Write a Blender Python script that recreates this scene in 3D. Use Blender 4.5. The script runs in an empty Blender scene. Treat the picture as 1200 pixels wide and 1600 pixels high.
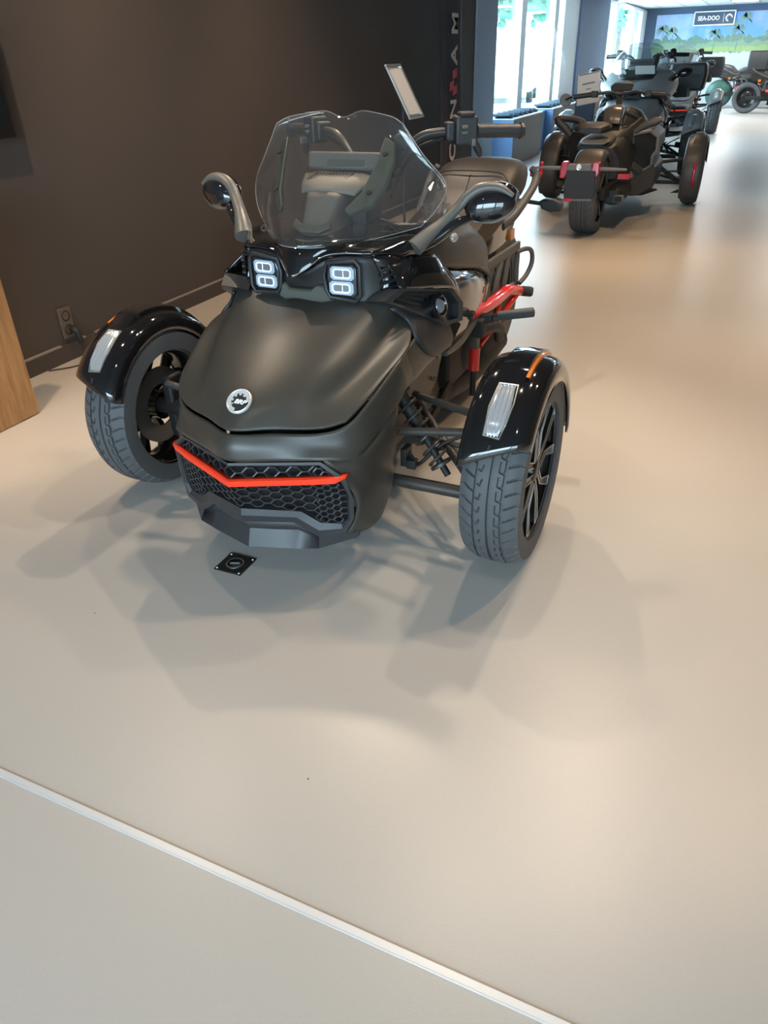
import bpy, bmesh, math, random
from mathutils import Vector, Matrix, noise
R = math.radians
C = bpy.context.scene.collection
SC = bpy.context.scene

# ------------------------------------------------------------------ camera
CAM_H, CAM_PITCH, CAM_ROLL, CAM_YAW, CAM_F = 1.3035, 0.55191, -0.03089, 0.44057, 1144.996
cd = bpy.data.cameras.new('camera')
cam = bpy.data.objects.new('camera', cd)
C.objects.link(cam)
cd.sensor_fit = 'VERTICAL'
cd.sensor_height = 36.0
cd.sensor_width = 27.0
cd.lens = CAM_F / 1600 * 36.0
cd.clip_start = 0.02
cd.clip_end = 400
fw = Vector((-math.sin(CAM_YAW) * math.cos(CAM_PITCH), math.cos(CAM_YAW) * math.cos(CAM_PITCH), -math.sin(CAM_PITCH)))
rt = Vector((math.cos(CAM_YAW), math.sin(CAM_YAW), 0))
up = rt.cross(fw)
cr, sr = math.cos(CAM_ROLL), math.sin(CAM_ROLL)
rt2 = rt * cr + up * sr
up2 = up * cr - rt * sr
rot = Matrix((rt2, up2, -fw)).transposed()
cam.matrix_world = Matrix.Translation((0, 0, CAM_H)) @ rot.to_4x4()
SC.camera = cam

# ------------------------------------------------------------------ light and exposure
SC.view_settings.view_transform = 'Standard'
SC.view_settings.look = 'None'
SC.view_settings.gamma = 1
SC.view_settings.use_curve_mapping = False
SC.view_settings.exposure = 0.0
SC.cycles.use_denoising = True
SC.cycles.max_bounces = 8
SC.cycles.transparent_max_bounces = 16
SC.cycles.sample_clamp_indirect = 6
SC.cycles.caustics_reflective = False
SC.cycles.caustics_refractive = False

W = bpy.data.worlds.new('daylight')
SC.world = W
W.use_nodes = True
wn = W.node_tree
wn.nodes.clear()
wo = wn.nodes.new('ShaderNodeOutputWorld')
wb = wn.nodes.new('ShaderNodeBackground')
wb.inputs['Color'].default_value = (0.62, 0.86, 1.0, 1)
wb.inputs['Strength'].default_value = 9.0
wn.links.new(wb.outputs[0], wo.inputs[0])


def sun_light(name, rot, strength, color, angle=1.0):
    l = bpy.data.lights.new(name, 'SUN')
    l.energy = strength
    l.color = color
    l.angle = R(angle)
    o = bpy.data.objects.new(name, l)
    o.rotation_euler = rot
    C.objects.link(o)
    return o


def area_light(name, loc, target, sx, sy, power, color, portal=False):
    l = bpy.data.lights.new(name, 'AREA')
    l.shape = 'RECTANGLE'
    l.size = sx
    l.size_y = sy
    l.energy = power
    l.color = color
    if portal:
        l.cycles.is_portal = True
    o = bpy.data.objects.new(name, l)
    o.location = loc
    d = Vector(target) - Vector(loc)
    o.rotation_euler = d.to_track_quat('-Z', 'Y').to_euler()
    C.objects.link(o)
    return o


sun_light('sun', (R(38), R(20), 0), 6.0, (1, .97, .9))
# daylight entering by the street windows on the left and by the glass front behind the camera
area_light('daylight_portal', (-3.5, 13.2, 1.5), (0, 13.2, 1.5), 5.2, 2.0, 1, (1, 1, 1), True)
area_light('daylight_portal', (-3.5, 21.5, 1.5), (0, 21.5, 1.5), 5.0, 2.0, 1, (1, 1, 1), True)
area_light('daylight_street_window', (-3.62, 13.0, 1.65), (0, 12.4, 0.4), 5.0, 1.9, 320, (.62, .84, 1.0))
area_light('daylight_street_window', (-3.62, 21.3, 1.65), (0, 21.0, 0.4), 4.0, 1.6, 280, (.66, .86, 1.0))
area_light('daylight_shop_front', (-0.9, -3.9, 1.9), (-0.9, 1.5, 0.2), 4.6, 1.9, 150, (.62, .80, 1.0))

WARM = (1.0, .67, .38)


def spot_lamp_light(loc, target, power, size=70, blend=.5, radius=.035, color=WARM):
    l = bpy.data.lights.new('spot_beam', 'SPOT')
    l.energy = power
    l.color = color
    l.spot_size = R(size)
    l.spot_blend = blend
    l.shadow_soft_size = radius
    o = bpy.data.objects.new('spot_beam', l)
    o.location = loc
    d = Vector(target) - Vector(loc)
    o.rotation_euler = d.to_track_quat('-Z', 'Y').to_euler()
    C.objects.link(o)
    return o


# ------------------------------------------------------------------ materials
def mat(name, color, rough=.5, metal=0.0, spec=.5, emit=None, estr=0.0, coat=0.0, bump=0.0, bscale=200.0, trans=0.0, ior=1.45, alpha=1.0, var=0.0, vscale=3.0, aniso=0.0):
    m = bpy.data.materials.new(name)
    m.use_nodes = True
    nt = m.node_tree
    b = nt.nodes['Principled BSDF']
    b.inputs['Base Color'].default_value = (*color, 1)
    b.inputs['Roughness'].default_value = rough
    b.inputs['Metallic'].default_value = metal
    b.inputs['Specular IOR Level'].default_value = spec
    b.inputs['IOR'].default_value = ior
    b.inputs['Alpha'].default_value = alpha
    b.inputs['Transmission Weight'].default_value = trans
    if coat:
        b.inputs['Coat Weight'].default_value = coat
        b.inputs['Coat Roughness'].default_value = .03
    if emit:
        b.inputs['Emission Color'].default_value = (*emit, 1)
        b.inputs['Emission Strength'].default_value = estr
    if var or bump:
        tc = nt.nodes.new('ShaderNodeTexCoord')
    if var:
        n = nt.nodes.new('ShaderNodeTexNoise')
        n.inputs['Scale'].default_value = vscale
        n.inputs['Detail'].default_value = 5
        nt.links.new(tc.outputs['Object'], n.inputs['Vector'])
        mx = nt.nodes.new('ShaderNodeMix')
        mx.data_type = 'RGBA'
        mx.inputs['A'].default_value = (*[c * (1 - var) for c in color], 1)
        mx.inputs['B'].default_value = (*[min(1, c * (1 + var)) for c in color], 1)
        nt.links.new(n.outputs['Fac'], mx.inputs['Factor'])
        nt.links.new(mx.outputs['Result'], b.inputs['Base Color'])
    if bump:
        n2 = nt.nodes.new('ShaderNodeTexNoise')
        n2.inputs['Scale'].default_value = bscale
        n2.inputs['Detail'].default_value = 3
        nt.links.new(tc.outputs['Object'], n2.inputs['Vector'])
        bp = nt.nodes.new('ShaderNodeBump')
        bp.inputs['Strength'].default_value = bump
        bp.inputs['Distance'].default_value = .002
        nt.links.new(n2.outputs['Fac'], bp.inputs['Height'])
        nt.links.new(bp.outputs['Normal'], b.inputs['Normal'])
    return m


def glass_mat(name, tint, gloss=.04, f0=.05, f1=.55, haze=0.0):
    """clear sheet: transparent body with reflection growing towards grazing view"""
    m = bpy.data.materials.new(name)
    m.use_nodes = True
    nt = m.node_tree
    nt.nodes.clear()
    out = nt.nodes.new('ShaderNodeOutputMaterial')
    tr = nt.nodes.new('ShaderNodeBsdfTransparent')
    tr.inputs['Color'].default_value = (*tint, 1)
    gl = nt.nodes.new('ShaderNodeBsdfGlossy')
    gl.inputs['Roughness'].default_value = gloss
    lw = nt.nodes.new('ShaderNodeLayerWeight')
    lw.inputs['Blend'].default_value = .5
    pw = nt.nodes.new('ShaderNodeMath')
    pw.operation = 'POWER'
    pw.inputs[1].default_value = 4
    ma = nt.nodes.new('ShaderNodeMath')
    ma.operation = 'MULTIPLY_ADD'
    ma.inputs[1].default_value = f1
    ma.inputs[2].default_value = f0
    nt.links.new(lw.outputs['Facing'], pw.inputs[0])
    nt.links.new(pw.outputs[0], ma.inputs[0])
    mx = nt.nodes.new('ShaderNodeMixShader')
    nt.links.new(ma.outputs[0], mx.inputs[0])
    nt.links.new(tr.outputs[0], mx.inputs[1])
    nt.links.new(gl.outputs[0], mx.inputs[2])
    last = mx
    if haze:                       # pale diffuse mixed in for a whitish haze
        df = nt.nodes.new('ShaderNodeBsdfDiffuse')
        df.inputs['Color'].default_value = (.75, .75, .76, 1)
        m2 = nt.nodes.new('ShaderNodeMixShader')
        m2.inputs[0].default_value = haze
        nt.links.new(mx.outputs[0], m2.inputs[1])
        nt.links.new(df.outputs[0], m2.inputs[2])
        last = m2
    nt.links.new(last.outputs[0], out.inputs['Surface'])
    return m


MT = {}
MT['paint'] = mat('satin_black_paint', (.042, .0385, .032), .36, .0, .6, bump=.03, bscale=900)
MT['gloss'] = mat('gloss_black', (.008, .008, .009), .06, 0, .6, coat=1)
MT['plastic'] = mat('black_plastic', (.022, .022, .023), .48, bump=.15, bscale=700)
MT['dark'] = mat('dark_chassis', (.010, .0095, .0095), .6)
MT['trim'] = mat('satin_dark_trim', (.03, .031, .034), .38)
MT['greytrim'] = mat('grey_dash_plastic', (.10, .094, .084), .5, bump=.05, bscale=500)
MT['tantrim'] = mat('dash_top_plastic', (.20, .178, .145), .55)
MT['bracket'] = mat('olive_grey_bracket', (.058, .060, .048), .5)
MT['rubber'] = mat('tyre_rubber', (.075, .078, .082), .62, bump=.1, bscale=500)
MT['groove'] = mat('tyre_side', (.035, .035, .036), .55)
MT['rim'] = mat('rim_black', (.012, .012, .012), .25, .3)
MT['silver'] = mat('machined_aluminium', (.72, .70, .67), .28, .9)
MT['steel'] = mat('brake_steel', (.16, .15, .14), .35, .8)
MT['badge'] = mat('badge_silver', (.68, .68, .67), .3, .35)
MT['tube'] = mat('suspension_tube', (.045, .04, .036), .42, .2)
MT['red'] = mat('red_frame_paint', (.62, .018, .012), .28, coat=.5)
MT['orange'] = mat('signal_red_grille_strip', (.90, .045, .012), .45)
MT['amber'] = mat('amber_reflector', (.55, .16, .02), .18, coat=.5)
MT['lens'] = mat('clear_lens', (.50, .53, .56), .14, .5, coat=.5)
MT['foglens'] = mat('fog_lens_glass', (.22, .24, .27), .06, .4, coat=1)
MT['lensdark'] = mat('lamp_dark_glass', (.02, .022, .028), .05, coat=1)
MT['led'] = mat('led_module', (.25, .31, .38), .2, .3, emit=(.55, .80, 1.0), estr=.26)
MT['ledring'] = mat('led_light_line', (.8, .9, 1.0), .3, emit=(.75, .92, 1.0), estr=.75)
MT['seat'] = mat('seat_vinyl', (.036, .032, .029), .48, bump=.25, bscale=260)
MT['framegrey'] = mat('frame_grey_plastic', (.07, .068, .066), .5)
MT['bar'] = mat('handlebar_black', (.04, .038, .036), .38, .2)
MT['rimgrey'] = mat('mirror_rim_satin', (.10, .095, .085), .38)
MT['mirrorglass'] = mat('mirror_black_gloss', (.012, .012, .014), .05, coat=1)
MT['screen'] = glass_mat('windscreen_clear', (.95, .95, .94), .02, haze=.018)
MT['screenedge'] = mat('screen_edge_glass', (.60, .61, .61), .2, alpha=.40)
MT['bag'] = glass_mat('clear_plastic_film', (.82, .85, .90), .08)
MT['emblem'] = mat('emblem_dark', (.03, .03, .03), .35)
MT['white'] = mat('white_print', (.85, .85, .85), .5)
MT['reddark'] = mat('red_reflector', (.45, .01, .03), .2, coat=.4)


# ------------------------------------------------------------------ mesh helpers
def cr_pt(p0, p1, p2, p3, t):
    return tuple(.5 * ((2 * b) + (-a + c) * t + (2 * a - 5 * b + 4 * c - d) * t * t + (-a + 3 * b - 3 * c + d) * t ** 3)
                 for a, b, c, d in zip(p0, p1, p2, p3))


def cr_line(pts, n):
    """n samples on each span of a Catmull-Rom curve through pts"""
    P = [tuple(p) if hasattr(p, '__len__') else (p,) for p in pts]
    ext = [tuple(2 * a - b for a, b in zip(P[0], P[1]))] + P + [tuple(2 * a - b for a, b in zip(P[-1], P[-2]))]
    out = []
    for i in range(1, len(ext) - 2):
        for k in range(n):
            out.append(cr_pt(ext[i - 1], ext[i], ext[i + 1], ext[i + 2], k / n))
    out.append(P[-1])
    return out


def cr_grid(rows, nu=4, nv=4):
    rr = [cr_line(r, nu) for r in rows]
    cols = [cr_line([r[j] for r in rr], nv) for j in range(len(rr[0]))]
    return [[cols[j][i] for j in range(len(cols))] for i in range(len(cols[0]))]


def mirror_rows(rows):
    """rows given for x >= 0 starting at x == 0 -> whole width"""
    return [[(-p[0], p[1], p[2]) for p in reversed(r[1:])] + list(r) for r in rows]


def sx(pts, s):
    return [(p[0] * s, p[1], p[2]) for p in pts]


class MB:
    def __init__(self):
        self.v, self.f, self.mi, self.mats = [], [], [], []
        self.cur = 0

    def use(self, m):
        if m not in self.mats:
            self.mats.append(m)
        self.cur = self.mats.index(m)
        return self

    def add(self, vs, fs):
        o = len(self.v)
        self.v += [tuple(p) for p in vs]
        for f in fs:
            self.f.append(tuple(i + o for i in f))
            self.mi.append(self.cur)
        return self

    def box(self, c, s, rot=None):
        x, y, z = s[0] / 2, s[1] / 2, s[2] / 2
        vs = [Vector(p) for p in ((-x, -y, -z), (x, -y, -z), (x, y, -z), (-x, y, -z), (-x, -y, z), (x, -y, z), (x, y, z), (-x, y, z))]
        if rot is not None:
            vs = [rot @ p for p in vs]
        c = Vector(c)
        return self.add([p + c for p in vs], [(0, 3, 2, 1), (4, 5, 6, 7), (0, 1, 5, 4), (1, 2, 6, 5), (2, 3, 7, 6), (3, 0, 4, 7)])

    def bar(self, p0, p1, w, h, upv=(0, 0, 1)):
        p0, p1 = Vector(p0), Vector(p1)
        d = (p1 - p0).normalized()
        u = Vector(upv)
        sd = d.cross(u)
        if sd.length < 1e-4:
            sd = d.cross(Vector((1, 0, 0)))
        sd.normalize()
        u = sd.cross(d)
        vs = []
        for p in (p0, p1):
            for a, b in ((-1, -1), (1, -1), (1, 1), (-1, 1)):
                vs.append(p + sd * (a * w / 2) + u * (b * h / 2))
        return self.add(vs, [(0, 1, 2, 3), (7, 6, 5, 4), (0, 4, 5, 1), (1, 5, 6, 2), (2, 6, 7, 3), (3, 7, 4, 0)])

    def tube(self, pts, r, n=12, smooth=0, closed=False, flat=None):
        if smooth:
            if hasattr(r, '__len__'):
                q = cr_line([tuple(p) + (rr,) for p, rr in zip(pts, r)], smooth)
                pts, r = [p[:3] for p in q], [p[3] for p in q]
            else:
                pts = cr_line(pts, smooth)
        P = [Vector(p) for p in pts]
        k = len(P)
        rs = list(r) if hasattr(r, '__len__') else [r] * k
        up = None
        vs = []
        for i in range(k):
            if closed:
                d = P[(i + 1) % k] - P[i - 1]
            else:
                d = P[min(i + 1, k - 1)] - P[max(i - 1, 0)]
            d.normalize()
            if up is None:
                up = Vector((0, 0, 1)) if abs(d.z) < .9 else Vector((0, 1, 0))
            sd = d.cross(up).normalized()
            up = sd.cross(d).normalized()
            for j in range(n):
                a = 2 * math.pi * j / n
                ca, sa = math.cos(a), math.sin(a)
                fl = 1 if flat is None else flat
                vs.append(P[i] + sd * (ca * rs[i]) + up * (sa * rs[i] * fl))
        fs = []
        m = k if closed else k - 1
        for i in range(m):
            for j in range(n):
                a, b = i * n + j, i * n + (j + 1) % n
                c2, d2 = ((i + 1) % k) * n + (j + 1) % n, ((i + 1) % k) * n + j
                fs.append((a, b, c2, d2))
        if not closed:
            fs.append(tuple(reversed(range(n))))
            fs.append(tuple(range((k - 1) * n, k * n)))
        return self.add(vs, fs)

    def lathe(self, prof, c, axis='x', n=48, a0=0, a1=360, rot=None):
        """prof: (radius, along-axis) pairs"""
        full = abs(a1 - a0) >= 359.9
        m = n if full else n + 1
        vs = []
        c = Vector(c)
        for i in range(m):
            a = R(a0 + (a1 - a0) * i / n)
            for r, h in prof:
                if axis == 'x':
                    p = Vector((h, r * math.cos(a), r * math.sin(a)))
                elif axis == 'y':
                    p = Vector((r * math.cos(a), h, r * math.sin(a)))
                else:
                    p = Vector((r * math.cos(a), r * math.sin(a), h))
                if rot is not None:
                    p = rot @ p
                vs.append(c + p)
        k = len(prof)
        fs = []
        for i in range(n):
            for j in range(k - 1):
                a, b = i * k + j, i * k + j + 1
                i2 = (i + 1) % m
                fs.append((a, b, i2 * k + j + 1, i2 * k + j))
        return self.add(vs, fs)

    def prism(self, poly, off):
        n = len(poly)
        off = Vector(off)
        vs = [Vector(p) for p in poly] + [Vector(p) + off for p in poly]
        fs = [tuple(range(n)), tuple(reversed(range(n, 2 * n)))]
        for i in range(n):
            j = (i + 1) % n
            fs.append((i, j, n + j, n + i))
        return self.add(vs, fs)

    def grid(self, rows, closed=False):
        k = len(rows[0])
        vs = [p for r in rows for p in r]
        fs = []
        for i in range(len(rows) - 1):
            for j in range(k if closed else k - 1):
                a, b = i * k + j, i * k + (j + 1) % k
                fs.append((a, b, b + k, a + k))
        return self.add(vs, fs)

    def loft(self, rings):
        """closed rings joined, ends capped"""
        k = len(rings[0])
        o = len(self.v)
        self.grid(rings, closed=True)
        n = len(rings)
        self.f.append(tuple(o + i for i in reversed(range(k))))
        self.mi.append(self.cur)
        self.f.append(tuple(o + (n - 1) * k + i for i in range(k)))
        self.mi.append(self.cur)
        return self

    def ell(self, c, r, rot=None, nu=20, nv=12):
        vs, fs = [], []
        c = Vector(c)
        for i in range(nv + 1):
            t = math.pi * i / nv
            for j in range(nu):
                a = 2 * math.pi * j / nu
                p = Vector((r[0] * math.sin(t) * math.cos(a), r[1] * math.sin(t) * math.sin(a), r[2] * math.cos(t)))
                if rot is not None:
                    p = rot @ p
                vs.append(c + p)
        for i in range(nv):
            for j in range(nu):
                fs.append((i * nu + j, i * nu + (j + 1) % nu, (i + 1) * nu + (j + 1) % nu, (i + 1) * nu + j))
        return self.add(vs, fs)

    def build(self, name, m, parent=None, solid=0.0, soff=-1.0, bevel=0.0, bseg=2, sub=0, sharp=38, merge=True):
        me = bpy.data.meshes.new(name)
        bm = bmesh.new()
        bv = [bm.verts.new(p) for p in self.v]
        for f, mi in zip(self.f, self.mi):
            try:
                fc = bm.faces.new([bv[i] for i in f])
                fc.material_index = mi
            except ValueError:
                pass
        if merge:
            bmesh.ops.remove_doubles(bm, verts=bm.verts, dist=1e-5)
        bmesh.ops.recalc_face_normals(bm, faces=bm.faces)
        bm.to_mesh(me)
        bm.free()
        if self.mats:
            for q in self.mats:
                me.materials.append(q)
        else:
            me.materials.append(m)
        for p in me.polygons:
            p.use_smooth = True
        me.set_sharp_from_angle(angle=R(sharp))
        o = bpy.data.objects.new(name, me)
        C.objects.link(o)
        if parent is not None:
            o.parent = parent
        if solid:
            md = o.modifiers.new('thickness', 'SOLIDIFY')
            md.thickness = solid
            md.offset = soff
        if bevel:
            md = o.modifiers.new('bevel', 'BEVEL')
            md.width = bevel
            md.segments = bseg
            md.limit_method = 'ANGLE'
            md.angle_limit = R(40)
        if sub:
            md = o.modifiers.new('smooth', 'SUBSURF')
            md.levels = md.render_levels = sub
        return o


def tag(o, label, cat, group=None, kind=None):
    o['label'] = label
    o['category'] = cat
    if group:
        o['group'] = group
    if kind:
        o['kind'] = kind
    return o


def thing(name, loc, label, cat, group=None, rz=0.0):
    o = bpy.data.objects.new(name, None)
    o.empty_display_size = .1
    C.objects.link(o)
    o.location = loc
    o.rotation_euler = (0, 0, rz)
    return tag(o, label, cat, group)


def struct(name, mb, m, **k):
    o = mb.build(name, m, **k)
    o['kind'] = 'structure'
    o['label'] = k.get('label', '')
    del o['label']
    return o


def text(name, s, size, m, parent, loc, rot, extrude=.0008, align='CENTER', shear=0.0, xscale=1.0):
    cu = bpy.data.curves.new(name, 'FONT')
    cu.body = s
    cu.size = size
    cu.align_x = align
    cu.align_y = 'CENTER'
    cu.extrude = extrude
    cu.offset = size * .022
    cu.shear = shear
    tmp = bpy.data.objects.new(name + '_curve', cu)
    C.objects.link(tmp)
    me = bpy.data.meshes.new_from_object(tmp.evaluated_get(bpy.context.evaluated_depsgraph_get()))
    bpy.data.objects.remove(tmp)
    bpy.data.curves.remove(cu)
    me.name = name
    me.materials.clear()
    me.materials.append(m)
    o = bpy.data.objects.new(name, me)
    C.objects.link(o)
    o.parent = parent
    o.location = loc
    o.rotation_euler = rot
    o.scale = (xscale, 1, 1)
    return o


def frame_rot(n, upv):
    """matrix whose Z is n and Y is near upv"""
    n = Vector(n).normalized()
    x = Vector(upv).cross(n).normalized()
    y = n.cross(x)
    return Matrix((x, y, n)).transposed()


def copy_tree(o, parent=None):
    c = o.copy()
    C.objects.link(c)
    if parent is not None:
        c.parent = parent
    for ch in list(o.children):
        copy_tree(ch, c)
    return c

# ------------------------------------------------------------------ ceiling spots (on the machines; some added to brighten floor and card)
NEAR = (1.0, .80, .60)
for (x, y, tx, ty, p, c) in ((-.12, 2.85, -1.0, 1.9, 85, NEAR), (-.34, 3.75, -1.1, 1.9, 105, NEAR), (-1.85, 3.75, -1.1, 1.9, 150, NEAR),
                             (-2.5, 2.35, -1.6, 1.7, 60, NEAR), (-.75, 2.4, -1.0, 1.6, 70, NEAR), (-2.35, 1.5, -2.7, 2.9, 190, WARM), (-2.3, 3.2, -2.9, 4.2, 90, WARM),
                             (.75, 3.2, .3, 2.9, 130, WARM), (.1, 4.6, -.1, 4.2, 120, WARM), (-.5, 5.4, -.45, 5.0, 120, WARM), (-.1, 5.2, -2.0, 4.55, 60, NEAR), (1.2, 6.4, .8, 5.4, 150, WARM), (-1.9, 6.0, -1.3, 6.6, 90, WARM), (-2.3, 4.6, -2.6, 5.2, 60, WARM),
                             (-.5, 6.0, -1.2, 6.9, 120, WARM), (-1.2, 9.3, -1.2, 8.2, 100, WARM), (.3, .4, .2, .7, 28, (1.0, .90, .78)), (-1.3, .3, -1.1, .9, 20, (1.0, .92, .84))):
    spot_lamp_light((x, y, 2.9), (tx, ty, 0.2), p, 76, .7, color=c)

# ------------------------------------------------------------------ materials of the room
M_floor = bpy.data.materials.new('poured_floor')
M_floor.use_nodes = True
nt = M_floor.node_tree
b = nt.nodes['Principled BSDF']
tc = nt.nodes.new('ShaderNodeTexCoord')
n1 = nt.nodes.new('ShaderNodeTexNoise')
n1.inputs['Scale'].default_value = .9
n1.inputs['Detail'].default_value = 4
n2 = nt.nodes.new('ShaderNodeTexNoise')
n2.inputs['Scale'].default_value = 260
n2.inputs['Detail'].default_value = 2
for n in (n1, n2):
    nt.links.new(tc.outputs['Object'], n.inputs['Vector'])
mx = nt.nodes.new('ShaderNodeMix')
mx.data_type = 'RGBA'
mx.inputs['A'].default_value = (.445, .42, .385, 1)
mx.inputs['B'].default_value = (.50, .475, .44, 1)
nt.links.new(n1.outputs['Fac'], mx.inputs['Factor'])
mx2 = nt.nodes.new('ShaderNodeMix')
mx2.data_type = 'RGBA'
mx2.blend_type = 'MULTIPLY'
mx2.inputs['Factor'].default_value = .12
nt.links.new(mx.outputs['Result'], mx2.inputs['A'])
nt.links.new(n2.outputs['Color'], mx2.inputs['B'])
nt.links.new(mx2.outputs['Result'], b.inputs['Base Color'])
b.inputs['Roughness'].default_value = .34
b.inputs['Specular IOR Level'].default_value = .5
bp = nt.nodes.new('ShaderNodeBump')
bp.inputs['Strength'].default_value = .12
bp.inputs['Distance'].default_value = .0015
nt.links.new(n2.outputs['Fac'], bp.inputs['Height'])
nt.links.new(bp.outputs['Normal'], b.inputs['Normal'])

M_wall = mat('dark_taupe_wall', (.080, .066, .060), .75, bump=.2, bscale=120, var=.08, vscale=2)
M_base = mat('taupe_skirting', (.070, .058, .053), .6)
M_basetop = mat('skirting_edge', (.27, .235, .22), .5)
M_pier = mat('pier_haze_blue', (.33, .40, .52), .7)  # blue glow of the windows lifted into the pier colour
M_pierdark = mat('pier_haze_slate', (.15, .22, .34), .65)  # same window haze put into the darker pier
M_frame = mat('white_window_frame', (.78, .84, .86), .45)
M_ceil = mat('white_ceiling_tile', (.78, .79, .80), .8)
M_plain = mat('warm_grey_wall', (.30, .25, .21), .8)

# ------------------------------------------------------------------ floor and walls
floor = struct('floor', MB().box((1.0, 11.0, -.05), (9.2, 30.4, .1)), M_floor)
wl = MB()
wl.box((-3.18, 2.55, 1.5), (.2, 13.5, 3.0))          # dark wall, runs to Y 9.3
struct('wall_left', wl, M_wall)
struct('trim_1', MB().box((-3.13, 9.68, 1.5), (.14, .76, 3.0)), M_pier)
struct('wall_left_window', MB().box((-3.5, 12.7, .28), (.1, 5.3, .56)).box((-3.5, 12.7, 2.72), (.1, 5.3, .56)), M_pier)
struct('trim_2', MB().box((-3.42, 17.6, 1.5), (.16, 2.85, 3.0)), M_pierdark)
struct('wall_left_far', MB().box((-3.5, 22.0, .28), (.1, 6.0, .56)).box((-3.5, 22.0, 2.5), (.1, 6.0, .5)), M_frame)
struct('wall_far', MB().box((1.0, 25.1, 1.2), (9.2, .2, 2.4)), mat('far_wall_haze_slate', (.075, .115, .19), .7))  # wall colour raised towards blue for the window haze
struct('wall_right', MB().box((5.1, 11.0, 1.5), (.2, 30.4, 3.0)), mat('orange_brown_panelling', (.20, .085, .035), .6))
wb_ = MB()
wb_.box((-1.0, -4.1, .2), (9.0, .2, .4))
wb_.box((-1.0, -4.1, 2.9), (9.0, .2, .2))
for x in (-4.4, -1.2, 1.8, 4.9):
    wb_.box((x if x > -4 else -3.3, -4.1, 1.5), (.25, .2, 3.0))
struct('wall_back', wb_, M_frame)
struct('ceiling', MB().box((1.0, 5.5, 3.05), (9.2, 19.4, .1)), mat('near_ceiling', (.05, .048, .046), .85))
fc = MB()
fc.box((1.0, 20.0, 2.36), (9.2, 10.2, .08))
fc.box((1.0, 15.0, 2.7), (9.2, .08, .7))
struct('ceiling_far', fc, M_ceil)
gr = MB()
for k in range(9):
    gr.box((-3.0 + k * .6, 20.0, 2.317), (.02, 10, .012))
for k in range(17):
    gr.box((1.0, 15.3 + k * .6, 2.317), (9, .02, .012))
struct('trim_3', gr, mat('ceiling_grid', (.55, .58, .62), .6))
# skirting along the dark wall: dark board with a pale top edge, broken at the socket
sk = MB()
sk.box((-3.072, 2.55, .042), (.018, 13.5, .084))
struct('baseboard_left', sk, M_base)
se = MB()
se.box((-3.070, -.5, .088), (.018, 6.3, .008))
se.box((-3.070, 2.80, .088), (.018, .045, .008))
se.box((-3.070, 6.10, .088), (.018, 6.4, .008))
struct('trim_4', se, M_basetop)

# street windows: frames, posts and panes
wf = MB()
M_pane = glass_mat('window_pane', (.90, .97, .98), .01)


def window(n, y0, y1, posts, z0, z1, wide_last=0.0):
    f = MB()
    for z in (z0, z1):
        f.box((-3.43, (y0 + y1) / 2, z), (.08, y1 - y0, .06))
    for y, w in posts:
        f.box((-3.43, y, (z0 + z1) / 2), (.10, w, z1 - z0))
    w_ = struct('window_%d' % n, f, M_frame, bevel=.004)
    p = MB().box((-3.46, (y0 + y1) / 2, (z0 + z1) / 2), (.008, y1 - y0, z1 - z0)).build('pane', M_pane, w_)
    return w_


window(1, 10.1, 16.2, [(10.13, .06), (12.42, .26), (14.44, .24), (15.6, 1.2)], .56, 2.5)
window(2, 18.95, 25.0, [(19.2, .3), (20.25, .34), (22.9, .5), (24.6, .8)], .56, 2.25)

# ------------------------------------------------------------------ outside: paving, trees, a parked van
yard = struct('ground_outside', MB().box((-25, 16, -.12), (43, 70, .1)), mat('pale_paving', (.72, .72, .70), .8, var=.1, vscale=.5))
M_leaf = mat('tree_leaves', (.10, .30, .20), .7, var=.5, vscale=2.5)
M_bark = mat('tree_bark', (.18, .13, .10), .8)


def tree(x, y, h, r, label, seed):
    rnd = random.Random(seed)
    t = thing('street_tree', (x, y, -.07), label, 'tree', 'street trees outside the windows')
    MB().tube([(0, 0, 0), (.05, .02, h * .3), (0, .05, h * .6)], [.16, .13, .09], 8).build('trunk', M_bark, t)
    m = MB()
    for i in range(260):
        a, b_ = rnd.uniform(0, 6.28), math.acos(rnd.uniform(-1, 1))
        q = r * rnd.uniform(.55, 1.0)
        c = Vector((q * math.sin(b_) * math.cos(a), q * math.sin(b_) * math.sin(a), h * .68 + q * .9 * math.cos(b_)))
        s = rnd.uniform(.16, .34) * r * .5
        rm = Matrix.Rotation(rnd.uniform(0, 3), 3, (rnd.random(), rnd.random(), 1))
        m.ell(c, (s, s * .8, s * .45), rm, 6, 4)
    m.build('crown', M_leaf, t, sharp=80)
    return t


tree(-13.5, 31.0, 7.0, 2.6, 'broad green tree outside, seen at the upper left of the first window', 1)
tree(-8.0, 38.5, 6.0, 2.2, 'green tree outside behind the white van, left of the second post', 2)
tree(-12.0, 43.0, 7.0, 2.6, 'green tree outside between the second post and the wide white frame', 3)
tree(-8.5, 52.0, 7.0, 2.6, 'distant green tree outside, seen through the second window', 4)
vn = thing('parked_van', (-8.6, 30.0, -.07), 'white van parked outside, seen through the first street window', 'van', rz=R(12))
VW = mat('van_white', (.8, .8, .8), .35)
VG = mat('van_glass', (.06, .16, .20), .08)
prof = [(-2.4, .35), (2.3, .35), (2.35, 1.0), (1.55, 1.2), (.95, 2.1), (-2.35, 2.15), (-2.45, 1.2)]
MB().prism([(-.95, y, z) for y, z in prof], (1.9, 0, 0)).build('body', VW, vn, bevel=.08, bseg=3)
MB().prism([(-.8, 1.53, 1.28), (.8, 1.53, 1.28), (.75, 1.03, 2.0), (-.75, 1.03, 2.0)], (0, .05, .03)).build('windscreen', VG, vn)
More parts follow.
